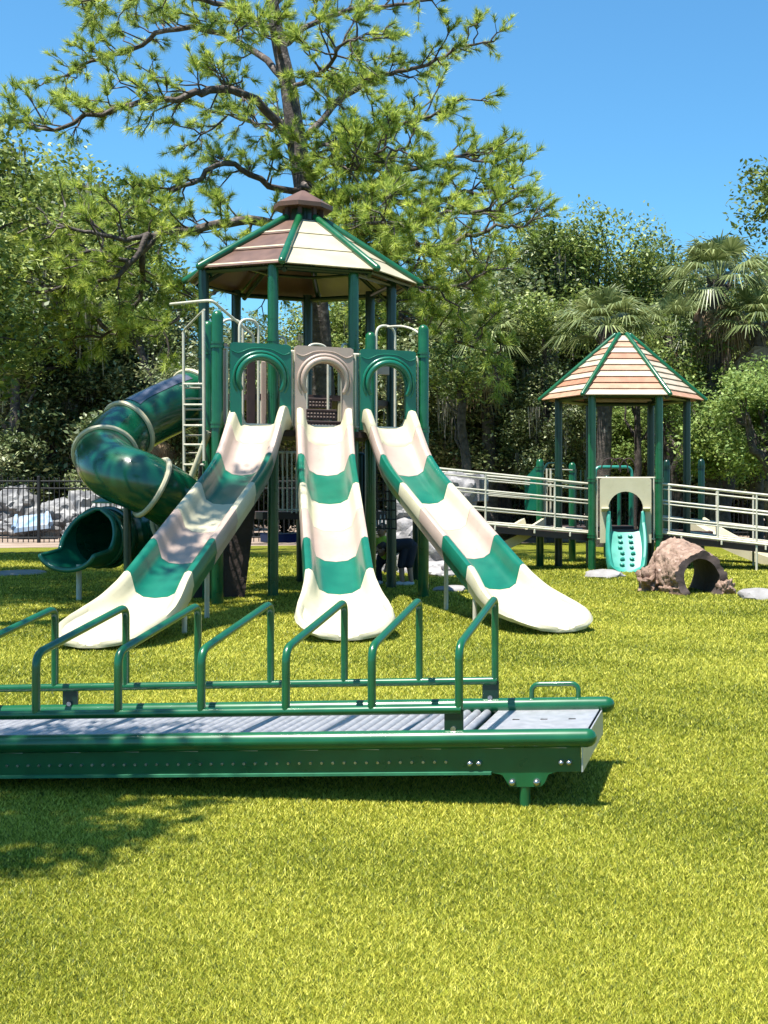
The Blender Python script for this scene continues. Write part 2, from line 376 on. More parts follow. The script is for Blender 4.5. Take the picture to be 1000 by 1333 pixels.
# canopy ---------------------------------------------------------
RC = OC+Vector((.14, -.03, 0))
def rc(k, r, z): a = R(45*k-112.5); return RC+Vector((r*math.cos(a), r*math.sin(a), z))
def canopy():
    zt, rt = 4.72, .27
    cols = {-1: 'roof_brown', 0: 'roof_cream', 1: 'roof_cream', 2: 'roof_brown', 3: 'roof_cream', 4: 'roof_brown', 5: 'roof_brown', 6: 'roof_cream'}
    cp = MB()
    for k in range(8): cp.tube([rc(k, RE-.10, ZE-.015), rc(k+1, RE-.10, ZE-.015)], .022, 8)
    can = cp.build('canopy', 'deep_green', tower)
    for k in range(-1, 7):
        b = MB(); a0, a1 = rc(k, RE, ZE), rc(k+1, RE, ZE); t0, t1 = rc(k, rt, zt), rc(k+1, rt, zt)
        n = ((a1-a0).cross(t0-a0)).normalized(); th = n*.012
        # lapped strips: each strip a sheet, the joints proud
        S = 3
        for i in range(S):
            f0, f1 = i/S, (i+1)/S
            q = [a0.lerp(t0, f0), a1.lerp(t1, f0), a1.lerp(t1, f1), a0.lerp(t0, f1)]
            lift0 = n*.012; 
            vs = [q[0]+lift0, q[1]+lift0, q[2], q[3], q[0]+lift0-th, q[1]+lift0-th, q[2]-th, q[3]-th]
            b.add(vs, [(0, 1, 2, 3), (7, 6, 5, 4), (0, 4, 5, 1), (2, 6, 7, 3), (0, 3, 7, 4), (1, 5, 6, 2)])
        o = b.build('roof_panel', cols[k], can, angle=10)
        if k in (-1, 5, 2, 4):
            s = MB()
            for f in (.03, .36, .70):
                s0, s1 = a0.lerp(t0, f)+n*.016, a1.lerp(t1, f)+n*.016; u0, u1 = a0.lerp(t0, f+.028)+n*.016, a1.lerp(t1, f+.028)+n*.016
                s.add([s0, s1, u1, u0, s0-n*.006, s1-n*.006, u1-n*.006, u0-n*.006], [(0, 1, 2, 3), (7, 6, 5, 4), (0, 4, 5, 1), (2, 6, 7, 3), (0, 3, 7, 4), (1, 5, 6, 2)])
            s.build('roof_band', 'roof_cream', can)
        MB().tube([a0+Vector((0, 0, .02))+(a0-RC-Vector((0, 0, ZE))).normalized()*.03, t0+Vector((0, 0, .03))], .045, 14, cap='dome').build('roof_rib', 'steel_green', can)
    r = MB()
    for k in range(8):
        r.tube([rc(k, RE-.12, ZE-.06), rc(k, .12, zt-.08)], .03, 8)
        r.tube([rc(k, RP*.62, 4.15), rc(k+1, RP*.62, 4.15)], .02, 8)
    r.build('rafter', 'deep_green', can)
    for k in range(7): # beams head to head
        if k == 6: continue
        MB().tube([oc(k-1, RP, ZE-.02), oc(k, RP, ZE-.02)], .032, 8).build('head_beam', 'deep_green', can)
    # cupola
    cu = MB(); 
    for k in range(8): 
        cu.box(rc(k, .235, 4.80), (.05, .05, .30), R(45*k-112.5), bev=.004)
    cu.tube([RC+Vector((0, 0, 4.62)), RC+Vector((0, 0, 4.72))], .28, 8)
    c = cu.build('cupola', 'brown', can)
    MB().tube([RC+Vector((0, 0, 4.70)), RC+Vector((0, 0, 4.94))], .15, 8).build('vent_core', 'deep_green', can)
    cap = MB(); rows = []
    for (rr, z) in ((.30, 4.885), (.375, 4.88), (.38, 4.935), (.36, 4.945), (.05, 5.125), (.03, 5.135), (.004, 5.138)): rows.append([rc(j, rr, z) for j in range(8)])
    cap.grid(rows, closed=True); cap.add([rc(j, .30, 4.885) for j in range(8)], [tuple(range(8))[::-1]])
    cap.build('cupola_cap', 'roof_brown', can, angle=12)
canopy()

# arch panels ------------------------------------------------------
def arch(parent, u, v, z0, w, h, m, ow=.42, ztop=.185, th=.07, hood=True, face=-1, name='arch_panel'):
    """upright panel with arched doorway, hooded; faces local -y"""
    zc = z0+h-ztop-ow/2; pts = [(-w/2, z0), (-w/2, z0+h-.02), (-w/2+.03, z0+h), (w/2-.03, z0+h), (w/2, z0+h-.02), (w/2, z0), (ow/2, z0)]
    pts += [(ow/2*math.cos(a), zc+ow/2*math.sin(a)) for a in [PI*i/14 for i in range(15)]]+[(-ow/2, z0)]
    b = MB().prism(pts, (u, v, 0), (1, 0, 0), (0, 0, 1), th); o = b.build(name, m, parent, angle=30)
    if hood:
        for (rr, tr, yo) in ((ow/2+.035, .036, -th/2-.012), (ow/2+.085, .022, -th/2)):
            arcp = [(u+rr*1.02*math.cos(a), v+yo-.02*math.sin(a), zc+rr*math.sin(a)) for a in [R(-28)+R(236)*i/22 for i in range(23)]]
            MB().tube(arcp, [tr*(.45+.55*math.sin(PI*min(1, max(0, (i+1)/24)))**.4) for i in range(23)], 10, cap='dome').build('arch_hood', m, o)
        # moulded wavy seam
        MB().tube(spline([(u-w/2+.01, v-th/2, z0+h-.09), (u-w/2+.09, v-th/2-.003, z0+h-.115), (u-.1, v-th/2, z0+h-.06), (u+.1, v-th/2, z0+h-.06), (u+w/2-.09, v-th/2-.003, z0+h-.115), (u+w/2-.01, v-th/2, z0+h-.09)], 5), .007, 6).build('moulded_seam', m, o)
    return o
PU = [.465, 1.18, 1.93]
for u, m in zip(PU, ('plastic_green', 'tan', 'plastic_green')):
    arch(tower, u, -.02, DECK+.02, .665, .935, m)

# front frame
for z in (2.83, 1.99): MB().tube([(0, .03, z), (FW, .03, z)], .018, 10).build('cross_rail', 'cream_steel', tower)
for u in (.105, .82, .85, 1.55, 2.30): MB().tube([(u, .0, 1.99), (u, .0, 2.83)], .0135, 8).build('upright_bar', 'cream_steel', tower)

# decks
def deck(pts, z, name='deck', th=.07):
    b = MB().prism([(p[0], p[1]) for p in pts], (0, 0, z-th/2), (1, 0, 0), (0, 1, 0), th); return b.build(name, 'brown', tower, angle=20)
deck([(0, -.02), (FW, -.02), (FW, 1.0), (0, 1.0)], DECK)
deck([oc(k, RP-.02, 0) for k in range(8)], 2.42)
# perforated steps up through the middle arch
for i in range(3):
    z = DECK+.12+.15*i; v = .35+.22*i
    st = MB().box((1.2, v+.12, z), (.56, .26, .03)).build('step', 'brown', tower)
    MB().box((1.2, v-.0, z-.055), (.56, .012, .10)).build('riser', 'brown', st)
    d = MB()
    for j in range(14):
        for q in (0, 1): d.box((1.2-.25+.038*j, v-.009, z-.035-.04*q), (.02, .005, .014), bev=.001)
    d.build('perforation', 'tan', st)
# boards and bars behind the arches
for (u, v, w, z0, z1, m) in ((.52, .8, .10, 1.98, 2.95, 'brown'), (.70, .95, .06, 1.98, 2.8, 'tan'), (.25, 1.0, .07, 1.98, 3.0, 'tan'), (1.98, .95, .14, 1.98, 2.85, 'tan'), (1.64, .9, .12, 1.98, 2.98, 'cream'), (.48, 1.0, .22, 2.75, 3.02, 'tan'), (2.15, 1.15, .3, 2.72, 2.98, 'tan')):
    MB().box((u, v, (z0+z1)/2), (w, .03, z1-z0)).build('board', m, tower)
def loop(p0, p1, z0, z1, r=.016, rad=.14, name='grab_loop'):
    p0, p1 = Vector(p0), Vector(p1)
    MB().tube(bend([p0+Vector((0, 0, z0)), p0+Vector((0, 0, z1)), p1+Vector((0, 0, z1)), p1+Vector((0, 0, z0))], rad, 8), r, 10).build(name, 'cream_steel', tower)
loop((.34, .55, 0), (.57, .62, 0), 1.98, 3.24); loop((.20, .95, 0), (.46, .98, 0), 1.98, 3.28, rad=.13)
loop((1.98, .62, 0), (2.24, .70, 0), 1.98, 3.27, rad=.13); loop((1.13, .6, 0), (1.40, .66, 0), 1.98, 3.0, rad=.13); loop((.95, .9, 0), (.80, 1.0, 0), 2.4, 3.1, rad=.07)
loop((1.62, .85, 0), (1.75, .95, 0), 2.0, 3.05, rad=.06)
MB().tube(spline([(2.13, .66, 3.26), (2.25, .4, 3.24), (2.33, .1, 3.14), (2.36, .06, 3.0), (2.36, .06, 2.0)], 5), .014, 8).build('handrail', 'cream_steel', tower)
for i in range(8):
    MB().tube([(.12+.28*i*1.0, 1.02, 1.98), (.12+.28*i, 1.02, 2.78)], .011, 8).build('barrier_bar', 'cream_steel', tower)

# left ladder and its handrails
lad = MB().tube([TW(240, 640, 14.9), TW(239, 432, 14.9)], .017, 10).build('ladder', 'cream_steel', tower)
MB().tube([TW(266, 600, 14.35), TW(265, 405, 14.35)], .019, 10).build('ladder_rail', 'cream_steel', lad)
MB().tube([TW(262, 640, 15.4), TW(262, 470, 15.4)], .015, 10).build('ladder_rail', 'cream_steel', lad)
for y in (500, 527, 554, 579, 605, 630):
    MB().tube([TW(240, y, 14.9), TW(266, y, 14.35)], .014, 8).build('rung', 'cream_steel', lad)
for y in (509, 523, 537, 550, 571, 594):
    MB().tube([TW(240, y-4, 14.9), TW(277, y-4, 15.4)], .011, 8).build('rung', 'cream_steel', lad)
MB().tube(bend([TW(222, 396, 15.1), TW(262, 392, 14.4), TW(276, 391, 14.35), TW(330, 437, 14.9), TW(330, 470, 14.9)], .06, 5), .017, 10).build('handrail', 'cream_steel', tower)
MB().tube(bend([TW(266, 403, 14.35), TW(239, 430, 14.9), TW(239, 460, 14.9)], .06, 5), .012, 10).build('handrail', 'cream_steel', tower)

# dark moulded climbing wall below the left slide
def climbing_wall():
    b = MB(); rows = []
    c = [(232, 790, 14.75), (318, 782, 14.95), (345, 560, 14.95), (268, 556, 14.75)]
    q = [TW(*p) for p in c]; n = (q[1]-q[0]).cross(q[3]-q[0]).normalized()
    rn = random.Random(3)
    for off in (0,):
        for i in range(15):
            f = i/14; rows.append([q[0].lerp(q[3], f).lerp(q[1].lerp(q[2], f), g/10)-n*(rn.random()*.05 if 0 < i < 14 else 0)*-1 for g in range(11)])
    b.grid(rows); rows2 = [[p-n*.14 for p in r_] for r_ in rows]; b.grid([r_[::-1] for r_ in rows2])
    for A, B in ((rows[0], rows2[0]), (rows2[-1], rows[-1])): b.grid([B, A])
    b.grid([[r_[0] for r_ in rows], [r_[0] for r_ in rows2]]); b.grid([[r_[-1] for r_ in rows2], [r_[-1] for r_ in rows]])
    w = b.build('climbing_wall', 'rock_dark', tower, angle=20)
    MB().tube([TW(236, 655, 14.5), TW(272, 562, 14.4)], .035, 10).build('wall_edge', 'cream', w)
climbing_wall()

# straight slides --------------------------------------------------
def slide(s0, s1, zs, parent, hw=.31, flip=1, name='slide', simple=False, cols=None):
    s0, s1 = Vector(s0), Vector(s1); d = (s1-s0); L = d.length; d.normalize(); sd = Vector((-d.y, d.x, 0)); END = 4.35
    run = lambda x: x if x < 3 else 3+(x-3)*(L-3)/(END-3)
    keys = [(-.12, 1.985), (0, 1.985), (.10, 1.965), (.27, 1.80), (.45, 1.60), (.6, 1.46), (.9, 1.285), (1.2, 1.15), (3.0, .34), (3.25, .245), (3.5, .19), (3.8, .155), (4.1, .125), (4.25, .09), (4.35, .05)]
    def interp(ks, x):
        if x <= ks[0][0]: return ks[0][1]
        for (a, p), (b, q) in zip(ks, ks[1:]):
            if x <= b: return p+(q-p)*(x-a)/(b-a)
        return ks[-1][1]
    def bed(x): # smoothed
        return sum(interp(keys, x+o) for o in (-.12, -.06, 0, .06, .12))/5*(zs/1.985) if .25 < x < 4.1 else interp(keys, x)*(zs/1.985)
    hk = [(-.12, .10), (-.05, .18), (.03, .22), (.14, .225), (.3, .2), (.6, .19), (3.0, .20), (3.2, .175), (3.4, .14), (3.7, .10), (4.0, .065), (4.2, .04), (4.35, .02)]
    wk = [(-.12, 1), (3.0, 1), (3.15, 1.04), (3.35, 1.14), (3.6, 1.27), (3.82, 1.32), (4.02, 1.29), (4.16, 1.17), (4.25, .99), (4.31, .76), (4.34, .52), (4.35, .3)]
    def prof(x):
        wt = hw*interp(wk, x); w = max(wt, .26); h = interp(hk, x); fl = max(0, min(1, (x-3.1)/.8)); rim = .038*(1-.35*fl)
        inner = [(-w+rim*.2, h-.004), (-w+rim, h+.006), (-w+rim*1.8, h-.006), (-w+rim*2.2, h-.04*min(1, h/.1)), (-w+rim*2.7+.05*fl, h*.5), (-w+rim*3.3+.09*fl, h*.16), (-w+rim*4.6+.08*fl, .012), (-w*.35, 0), (0, -.004)]
        inner = inner+[(-a, b) for a, b in inner[:-1][::-1]]
        outer = [(w, h-.03*min(1, h/.1)), (w+.012, h*.35), (w+.004, h*.3-.01), (w-.015, -.045*(1-.6*fl)), (w-.11, -.05*(1-.6*fl)), (0, -.05*(1-.6*fl))]
        outer = outer+[(-a, b) for a, b in outer[:-1][::-1]]
        q_ = wt/w; inner = [(a*q_, b) for a, b in inner]; outer = [(a*q_, b) for a, b in outer]
        return wt, inner, outer
    def ring(x):
        w, inner, outer = prof(x); out = []
        for a, b in inner+outer:
            xx = x
            if .2 < x < 4.0: xx = x+.07*(1-min(1, (abs(a)/(w*.9))**1.6))*min(1, (x-.2)/.2)*min(1, (4.0-x)/.4)
            p = s0+d*run(xx)+sd*a; out.append(Vector((p.x, p.y, bed(xx)+b)))
        return out
    def seg(x0, x1, m, par, nm, label=None):
        n = max(3, int((x1-x0)/.035)); xs = [x0+(x1-x0)*i/n for i in range(n+1)]
        rows = [ring(x) for x in xs]; b = MB().grid(rows, closed=True); nn = len(rows[0])
        b.add(rows[0], [tuple(range(nn))[::-1]]); b.add(rows[-1], [tuple(range(nn))])
        # bring normals outward: orientation is handled by recalculation below
        o = b.build(nm, m, par, angle=50, label=label)
        import bmesh
        bm = bmesh.new(); bm.from_mesh(o.data); bmesh.ops.remove_doubles(bm, verts=bm.verts, dist=1e-5); bmesh.ops.recalc_face_normals(bm, faces=bm.faces); bm.to_mesh(o.data); bm.free(); o.data.set_sharp_from_angle(angle=R(50))
        return o
    bs = [.27, .6, 1.2, 1.8, 2.4, 3.0]
    cols = cols or ['cream', 'tan', 'plastic_green', 'cream', 'tan', 'plastic_green', 'cream']
    base = seg(bs[5]+.006, END, cols[6], parent, name, None)
    seg(-.12, bs[0], cols[0], base, 'slide_entry')
    for i in range(5): seg(bs[i]+.006, bs[i+1], cols[i+1], base, 'slide_section', {'plastic_green': 'green slide section', 'tan': 'tan slide section', 'cream': 'cream slide section'}.get(cols[i+1]))
    # flange bolts strips under each joint and support legs
    for (x, q) in ((3.1, 1), (1.75, 0)):
        p = s0+d*x; z = bed(x)-.05
        if q: 
            for a in (-.27, .27): MB().tube([p+sd*a+Vector((0, 0, -.05)), p+sd*a+Vector((0, 0, z))], .022, 10).build('support_leg', 'cream_steel', base)
        else: MB().tube([p+sd*.0+Vector((0, 0, -.05)), p+Vector((0, 0, z))], .024, 10).build('support_leg', 'cream_steel', base)
    return base
def ends(u, tip):
    return Vector((u, -.03, 0)), tl((tip[0], tip[1], 0))
for u, tip, lab in ((PU[0], (-3.80, 9.78), 'left straight slide'), (PU[1], (-1.90, 10.3), 'middle straight slide'), (PU[2], (-.15, 10.93), 'right straight slide')):
    a, b = ends(u, tip); o = slide(a, b, 1.985, tower); o['label'] = lab+', banded cream, tan and green'

# spiral tube slide ------------------------------------------------
def tube_slide():
    pts = [TW(262, 512, 15.95), TW(246, 520, 15.75), TW(215, 534, 15.5), TW(178, 553, 15.2), TW(150, 572, 14.85), TW(137, 595, 14.45), TW(150, 613, 14.1), TW(185, 628, 13.95), TW(222, 648, 14.2), TW(240, 668, 14.7), TW(232, 684, 15.2), TW(200, 693, 15.4), TW(160, 698, 15.25), TW(128, 700, 14.85)]
    path = spline(pts, 6); b = MB(); rad = .328
    n = len(path); b.tube(path[3:], rad, 32, cap='none'); b.tube(path[3:], rad-.02, 32, cap='none')
    o = b.build('tube_slide', 'tube_green', tower, angle=60)
    fr = frames(path[3:])
    for k, i in enumerate((1, 17, 26, 41, 55, 72)):
        if i >= len(fr): continue
        c, x, y = fr[i]; t = x.cross(y)
        MB().tube([c+(x*math.cos(2*PI*j/40)+y*math.sin(2*PI*j/40))*(rad+.012) for j in range(40)], .03, 8, closed=True).build('tube_ring', 'cream' if i < 60 else 'tube_green', o)
    sk = MB(); rows = []
    for i in range(3, 16):
        c, x, y = fr[i]; upv = Vector((0, 0, 1)); t = x.cross(y); u_ = (upv-t*upv.dot(t)).normalized(); s_ = t.cross(u_)
        rows.append([c+(u_*math.cos(a)+s_*math.sin(a))*(rad+.006) for a in [R(-38+76*j/10) for j in range(11)]])
    sk.grid(rows); sk.build('skylight', 'smoke', o, angle=80)
    # open exit trough with rolled rim
    c, x, y = fr[-1]; t = (fr[-1][0]-fr[-3][0]).normalized(); t.z = 0; t.normalize(); up = Vector((0, 0, 1)); s = t.cross(up)
    e = MB(); rows = []; rows2 = []
    for i in range(13):
        f = i/12; cc = c+t*(f*.56)+Vector((0, 0, -.12*f)); half = R(170-98*min(1, f*2.3)**.75)    # how far round the wall reaches
        wd = rad*(1+.12*f)
        rw = []
        for j in range(25):
            a = -half+2*half*j/24; rr = wd
            p = cc+s*math.sin(a)*rr-up*math.cos(a)*rr*(1-.38*f)
            rw.append(p)
        rows.append(rw)
        rows2.append([cc+s*math.sin(-half+2*half*j/24)*(wd-.022)-up*math.cos(-half+2*half*j/24)*(wd*(1-.38*f)-.022) for j in range(25)])
    e.grid(rows); e.grid([r_[::-1] for r_ in rows2])
    rim = [r_[0] for r_ in rows]+rows[-1][1:-1]+[r_[-1] for r_ in rows][::-1]
    e.tube(spline(rim, 2), .03, 8, closed=False, cap='dome')
    e.tube([c+(x*math.cos(2*PI*j/40)+y*math.sin(2*PI*j/40))*(rad+.008) for j in range(40)], .026, 8, closed=True)
    e.build('tube_exit', 'plastic_green', o, angle=60)
    p = c+t*.35; MB().tube([Vector((p.x, p.y, -.05)), Vector((p.x, p.y, p.z-rad*.9))], .03, 10).build('support_leg', 'cream_steel', o)
    p = path[len(path)//2]; MB().tube([Vector((p.x, p.y, -.05)), Vector((p.x, p.y, p.z-rad))], .04, 10).build('support_leg', 'deep_green', o)
tube_slide()

# lower deck with barrier behind / under the tower
deck([(1.1, 3.0), (2.9, 3.0), (2.9, 4.3), (1.1, 4.3)], .98, 'lower_deck', .1)
lb = MB().tube([TW(355, 664, 17.3), TW(398, 664, 17.5)], .016, 8).build('barrier', 'cream_steel', tower)
MB().tube([TW(355, 589, 17.3), TW(398, 589, 17.5)], .016, 8).build('barrier_rail', 'cream_steel', lb)
for i in range(8):
    MB().tube([TW(356+6*i, 588, 17.35), TW(356+6*i, 668, 17.35)], .011, 8).build('barrier_bar', 'cream_steel', lb)
for (x, D) in ((392, 17.6), (470, 17.4), (543, 17.9)):
    p = TW(x, 740, D); post(p, 1.7 if x > 480 else 1.8, tower, 'deep_green')
MB().box(TW(385, 700, 18.2), (.9, .5, .12)).build('play_shelf', 'blueplastic', tower)
# rope / bar net right of the middle slide
net = MB()
for i in range(4): net.tube([TW(490+8*i, 585, 16.2), TW(492+8*i, 690, 16.2)], .009, 6)
for i in range(9): net.tube([TW(489, 592+12*i, 16.2), TW(516, 592+12*i, 16.25)], .009, 6)
net.build('bar_net', 'fence_black', tower)
for x0, x1, y0, y1 in ((514, 530, 575, 640), (531, 545, 590, 650)):
    MB().prism([(0, 0), (1, 0), (1, 1), (0, 1)], TW(x0, y1, 16.0), TW(x1, y1, 16.0)-TW(x0, y1, 16.0), Vector((0, 0, (y1-y0)/FPX*16)), .04).build('side_board', 'brown', tower)

# ================================================================ ROCK CLIMBER, STONES, LOG
def blob(seed, rx, ry, rz, amp=.18, n=3, flat=True, sharp=1.0):
    import bmesh
    bm = bmesh.new(); bmesh.ops.create_icosphere(bm, subdivisions=n, radius=1)
    rn = random.Random(seed); pl = []
    for _ in range(22):
        v = Vector((rn.gauss(0, 1), rn.gauss(0, 1), rn.gauss(0, 1))).normalized(); pl.append((v, .72+.22*rn.random()))
    from mathutils import noise
    for v in bm.verts:
        c = v.co.copy(); f = 1.0
        for nrm, dd in pl:
            dt = c.dot(nrm)
            if dt > dd: f = min(f, dd/dt)
        f *= 1+amp*noise.noise(c*2.2+Vector((seed, 0, 0)))+amp*.4*noise.noise(c*6+Vector((0, seed, 0)))
        v.co = Vector((c.x*f*rx, c.y*f*ry, c.z*f*rz))
    vs = [v.co.copy() for v in bm.verts]; fs = [[q.index for q in f.verts] for f in bm.faces]; bm.free(); return vs, fs
def rock(b, c, r, seed, rz=0, amp=.18, n=3):
    vs, fs = blob(seed, *r, amp=amp, n=n); m = Matrix.Rotation(rz, 3, 'Z'); b.add([m@v+Vector(c) for v in vs], fs); return b

def rock_climber():
    c = G(560, 752); t = thing('rock_climber', 'grey faux boulder climber stacked in blocks behind the right slide', 'rock climber', c)
    def L(x, y, D): return W(x, y, D)-c
    spec = [((575, 742, 19.9), (.52, .35, .25)), ((540, 735, 20.1), (.38, .35, .34)), ((530, 700, 20.2), (.42, .35, .3)), ((565, 690, 20.2), (.42, .3, .26)), ((535, 664, 20.3), (.38, .32, .26)),
            ((572, 655, 20.4), (.36, .3, .25)), ((598, 640, 20.5), (.30, .3, .3)), ((500, 745, 20.2), (.25, .3, .3)), ((620, 752, 19.7), (.4, .3, .12)), ((505, 690, 20.4), (.3, .3, .3)), ((520, 715, 20.3), (.4, .3, .25)), ((600, 742, 19.3), (.42, .3, .24)), ((572, 748, 19.2), (.48, .3, .2)), ((566, 722, 19.5), (.42, .3, .3)), ((592, 718, 19.6), (.34, .3, .26)), ((585, 712, 20.3), (.4, .3, .3)), ((548, 745, 19.8), (.4, .3, .22)), ((548, 680, 20.5), (.45, .3, .34))]
    for i, (p, r) in enumerate(spec):
        b = MB(); rock(b, L(*p), tuple(q*1.18 for q in r), 11+i, rz=i*.7, n=4); b.build('boulder', 'rock_grey', t, angle=25)
    b = MB(); q = [L(583, 628, 20.3), L(592, 622, 20.3), L(618, 617, 20.3), L(624, 624, 20.3), L(624, 652, 20.3), L(600, 655, 20.3)]
    n = len(q); b.add(q+[v+Vector((.12, .35, 0)) for v in q], [tuple(range(n))[::-1], tuple(range(n, 2*n))]+[(i, (i+1) % n, n+(i+1) % n, n+i) for i in range(n)]); b.build('slab', 'rock_grey', t, angle=20)
    # small ribbed panel near the net
    pn = MB()
    for i in range(6): pn.box(L(490+5*i, 678, 17.9), (.035, .03, .17))
    pn.build('slat_panel', 'alu', t)
rock_climber()

def stone(x, y, r, seed, label):
    p = G(x, y); b = MB(); rock(b, (0, 0, r[2]*.25), r, seed, amp=.08); o = b.build('stepping_stone', 'stone', None, angle=30); o.location = p
    tag(o, label, 'stone', 'stepping stones on the turf')
stone(788, 752, (.34, .28, .11), 5, 'flat pale stone lying beside the turquoise climber foot')
stone(990, 780, (.30, .24, .12), 8, 'rounded pale stone at the right edge of the photo, past the log')
stone(10, 748, (.62, .9, .045), 9, 'thin bluish grey slab lying in the turf at the far left')
stone(587, 770, (.25, .2, .07), 10, 'low grey stone under the right slide by the rock climber')

def log_tunnel():
    c = G(890, 770); t = thing('log_tunnel', 'hollow brown bark textured play log lying on the turf below the right ramp', 'play log', c)
    from mathutils import noise
    a = W(876, 745, 16.35)-c; a.z = .20; e = W(914, 750, 15.35)-c; e.z = .19
    ax = (e-a).normalized(); sd = Vector((ax.y, -ax.x, 0)).normalized(); up = Vector((0, 0, 1))
    b = MB(); rows = []; inn = []
    NL, NA = 70, 110
    for i in range(NL+1):
        f = i/NL; cc = a.lerp(e, f); Rr = .38-.07*f; H = .44-.12*f; ro = []; ri = []
        for j in range(NA):
            th = 2*PI*j/NA; dx, dz = math.cos(th), math.sin(th)
            q = Vector((th*3.0 if False else dx*2.4, dz*2.4, f*5.5))
            nv = noise.noise(Vector((dx*1.6, dz*1.6, f*2)))
            vd, vp = noise.voronoi(Vector((dx*3.6+.25*noise.noise(Vector((f*9, dx*4, dz*4))), dz*3.6, f*4.2))); crk = min(1, (vd[1]-vd[0])/.16)
            ridge = .028*noise.noise(vp[0]*3.7)+.026*(crk**.6)-.02+.007*noise.noise(Vector((dx*16, dz*16, f*16)))
            r_ = 1+.12*nv
            x = dx*(Rr*r_+ridge)*(1.14 if dz < -.3 else 1.03); z = dz*(H*r_+ridge)
            z = max(z, -cc.z-.02)
            endcut = .05*noise.noise(Vector((dx*2, dz*2, 9)))*(1 if f > .9 else 0)
            ro.append(cc+sd*x+up*z+ax*(endcut+(.14*dz-.02)*(f**3)*-.6+(.1*dz)*(1-f)**3))
            ri.append(cc+sd*dx*(Rr*.74)*(1+.05*nv)+up*max(dz*H*.76*(1+.05*nv), -cc.z-.015)+ax*(endcut+(.14*dz-.02)*(f**3)*-.6+(.1*dz)*(1-f)**3))
        rows.append(ro); inn.append(ri)
    b.grid([r_[::-1] for r_ in rows], closed=True); b.build('log_shell', 'log', t, angle=70)
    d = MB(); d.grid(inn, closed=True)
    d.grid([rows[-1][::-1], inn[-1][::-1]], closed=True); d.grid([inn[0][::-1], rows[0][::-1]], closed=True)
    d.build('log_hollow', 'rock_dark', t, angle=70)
    f = MB(); rock(f, (W(945, 768, 15.45)-c), (.11, .14, .15), 31, amp=.5, n=4); f.build('root_foot', 'log', t, angle=40)
    f = MB(); rock(f, (W(846, 758, 15.95)-c), (.17, .2, .17), 33, amp=.6, n=4); f.build('root_foot', 'log', t, angle=40)
log_tunnel()

# ================================================================ GAZEBO
GC = Vector((.652, 21.3, 0)); GA = R(1.0)
gz = thing('gazebo', 'small six sided shelter with striped plank roof on green posts, with arch panel and climber', 'gazebo', GC, GA)
GR, GP, GZE, GZT = 1.357, 1.074, 2.79, 3.86
def hx(k, r, z): a = R(60*k-120); return Vector((r*math.cos(a), r*math.sin(a), z))
GDECK = .62
for k in range(6):
    post(hx(k, GP, 0), 2.85, gz, 'steel_green' if k in (0, 1) else 'deep_green', dome=False, rings=(1.46, .56) if k in (0, 1) else (1.5,))  # rear posts take the shade-darkened green, front pair the plain coat
def groof():
    rf = MB()
    for k in range(6): rf.tube([hx(k, GP, 2.80), hx(k+1, GP, 2.80)], .035, 8)
    for k in range(6): rf.tube([hx(k, GR-.05, GZE-.03), hx(k, .15, GZT-.09)], .03, 8)
    top = rf.build('roof', 'deep_green', gz); n = 10
    seq = ['plank_a', 'plank_c', 'plank_b', 'plank_a', 'plank_c', 'plank_a', 'plank_b', 'plank_a', 'plank_c', 'plank_a']
    for k in range(6):
        a0, a1, t0, t1 = hx(k, GR, GZE), hx(k+1, GR, GZE), hx(k, .13, GZT), hx(k+1, .13, GZT)
        nn = (a1-a0).cross(t0-a0).normalized(); g = random.Random(k)
        for i in range(n):
            f0, f1 = i/n, (i+1)/n
            q0, q1, q2, q3 = a0.lerp(t0, f0)+nn*.022, a1.lerp(t1, f0)+nn*.022, a1.lerp(t1, f1+.01), a0.lerp(t0, f1+.01)
            dn = nn*.018; b = MB()
            b.add([q0, q1, q2, q3, q0-dn, q1-dn, q2-dn, q3-dn], [(0, 1, 2, 3), (7, 6, 5, 4), (0, 4, 5, 1), (2, 6, 7, 3), (0, 3, 7, 4), (1, 5, 6, 2)])
            b.build('plank', seq[(i+(0 if k in (0, 3) else g.choice((1, 2, 4)))) % n] if k else seq[i], top, angle=10)
        MB().tube([a0+Vector((0, 0, .02))+Vector((a0.x, a0.y, 0)).normalized()*.03, t0+Vector((0, 0, .03))], .038, 12, cap='dome').build('roof_rib', 'steel_green', top)
    MB().tube([(0, 0, GZT-.06), (0, 0, GZT+.0)], .125, 6).build('roof_cap', 'deep_green', top)
groof()
MB().prism([(p.x, p.y) for p in [hx(k, GP-.01, 0) for k in range(6)]], (0, 0, GDECK-.05), (1, 0, 0), (0, 1, 0), .09).build('deck', 'brown', gz)
yF = hx(0, GP, 0).y
arch(gz, 0.0, yF-.02, GDECK-.17, .82, 1.03, 'cream', ow=.56, ztop=.21, th=.10, hood=False)
b_ = MB()
for sx in (-1, 1): b_.box((sx*.33, yF-.10, GDECK+.36), (.12, .16, .035), tilt=(R(-20), 0))
b_.build('side_ledge', 'cream', gz)
for sx in (-1, 1): MB().tube([(sx*.455, yF, .50), (sx*.455, yF, 1.5)], .014, 8).build('upright_bar', 'cream_steel', gz)
for z in (.51, 1.49): MB().tube([(-.54, yF, z), (.54, yF, z)], .014, 8).build('cross_rail', 'cream_steel', gz)
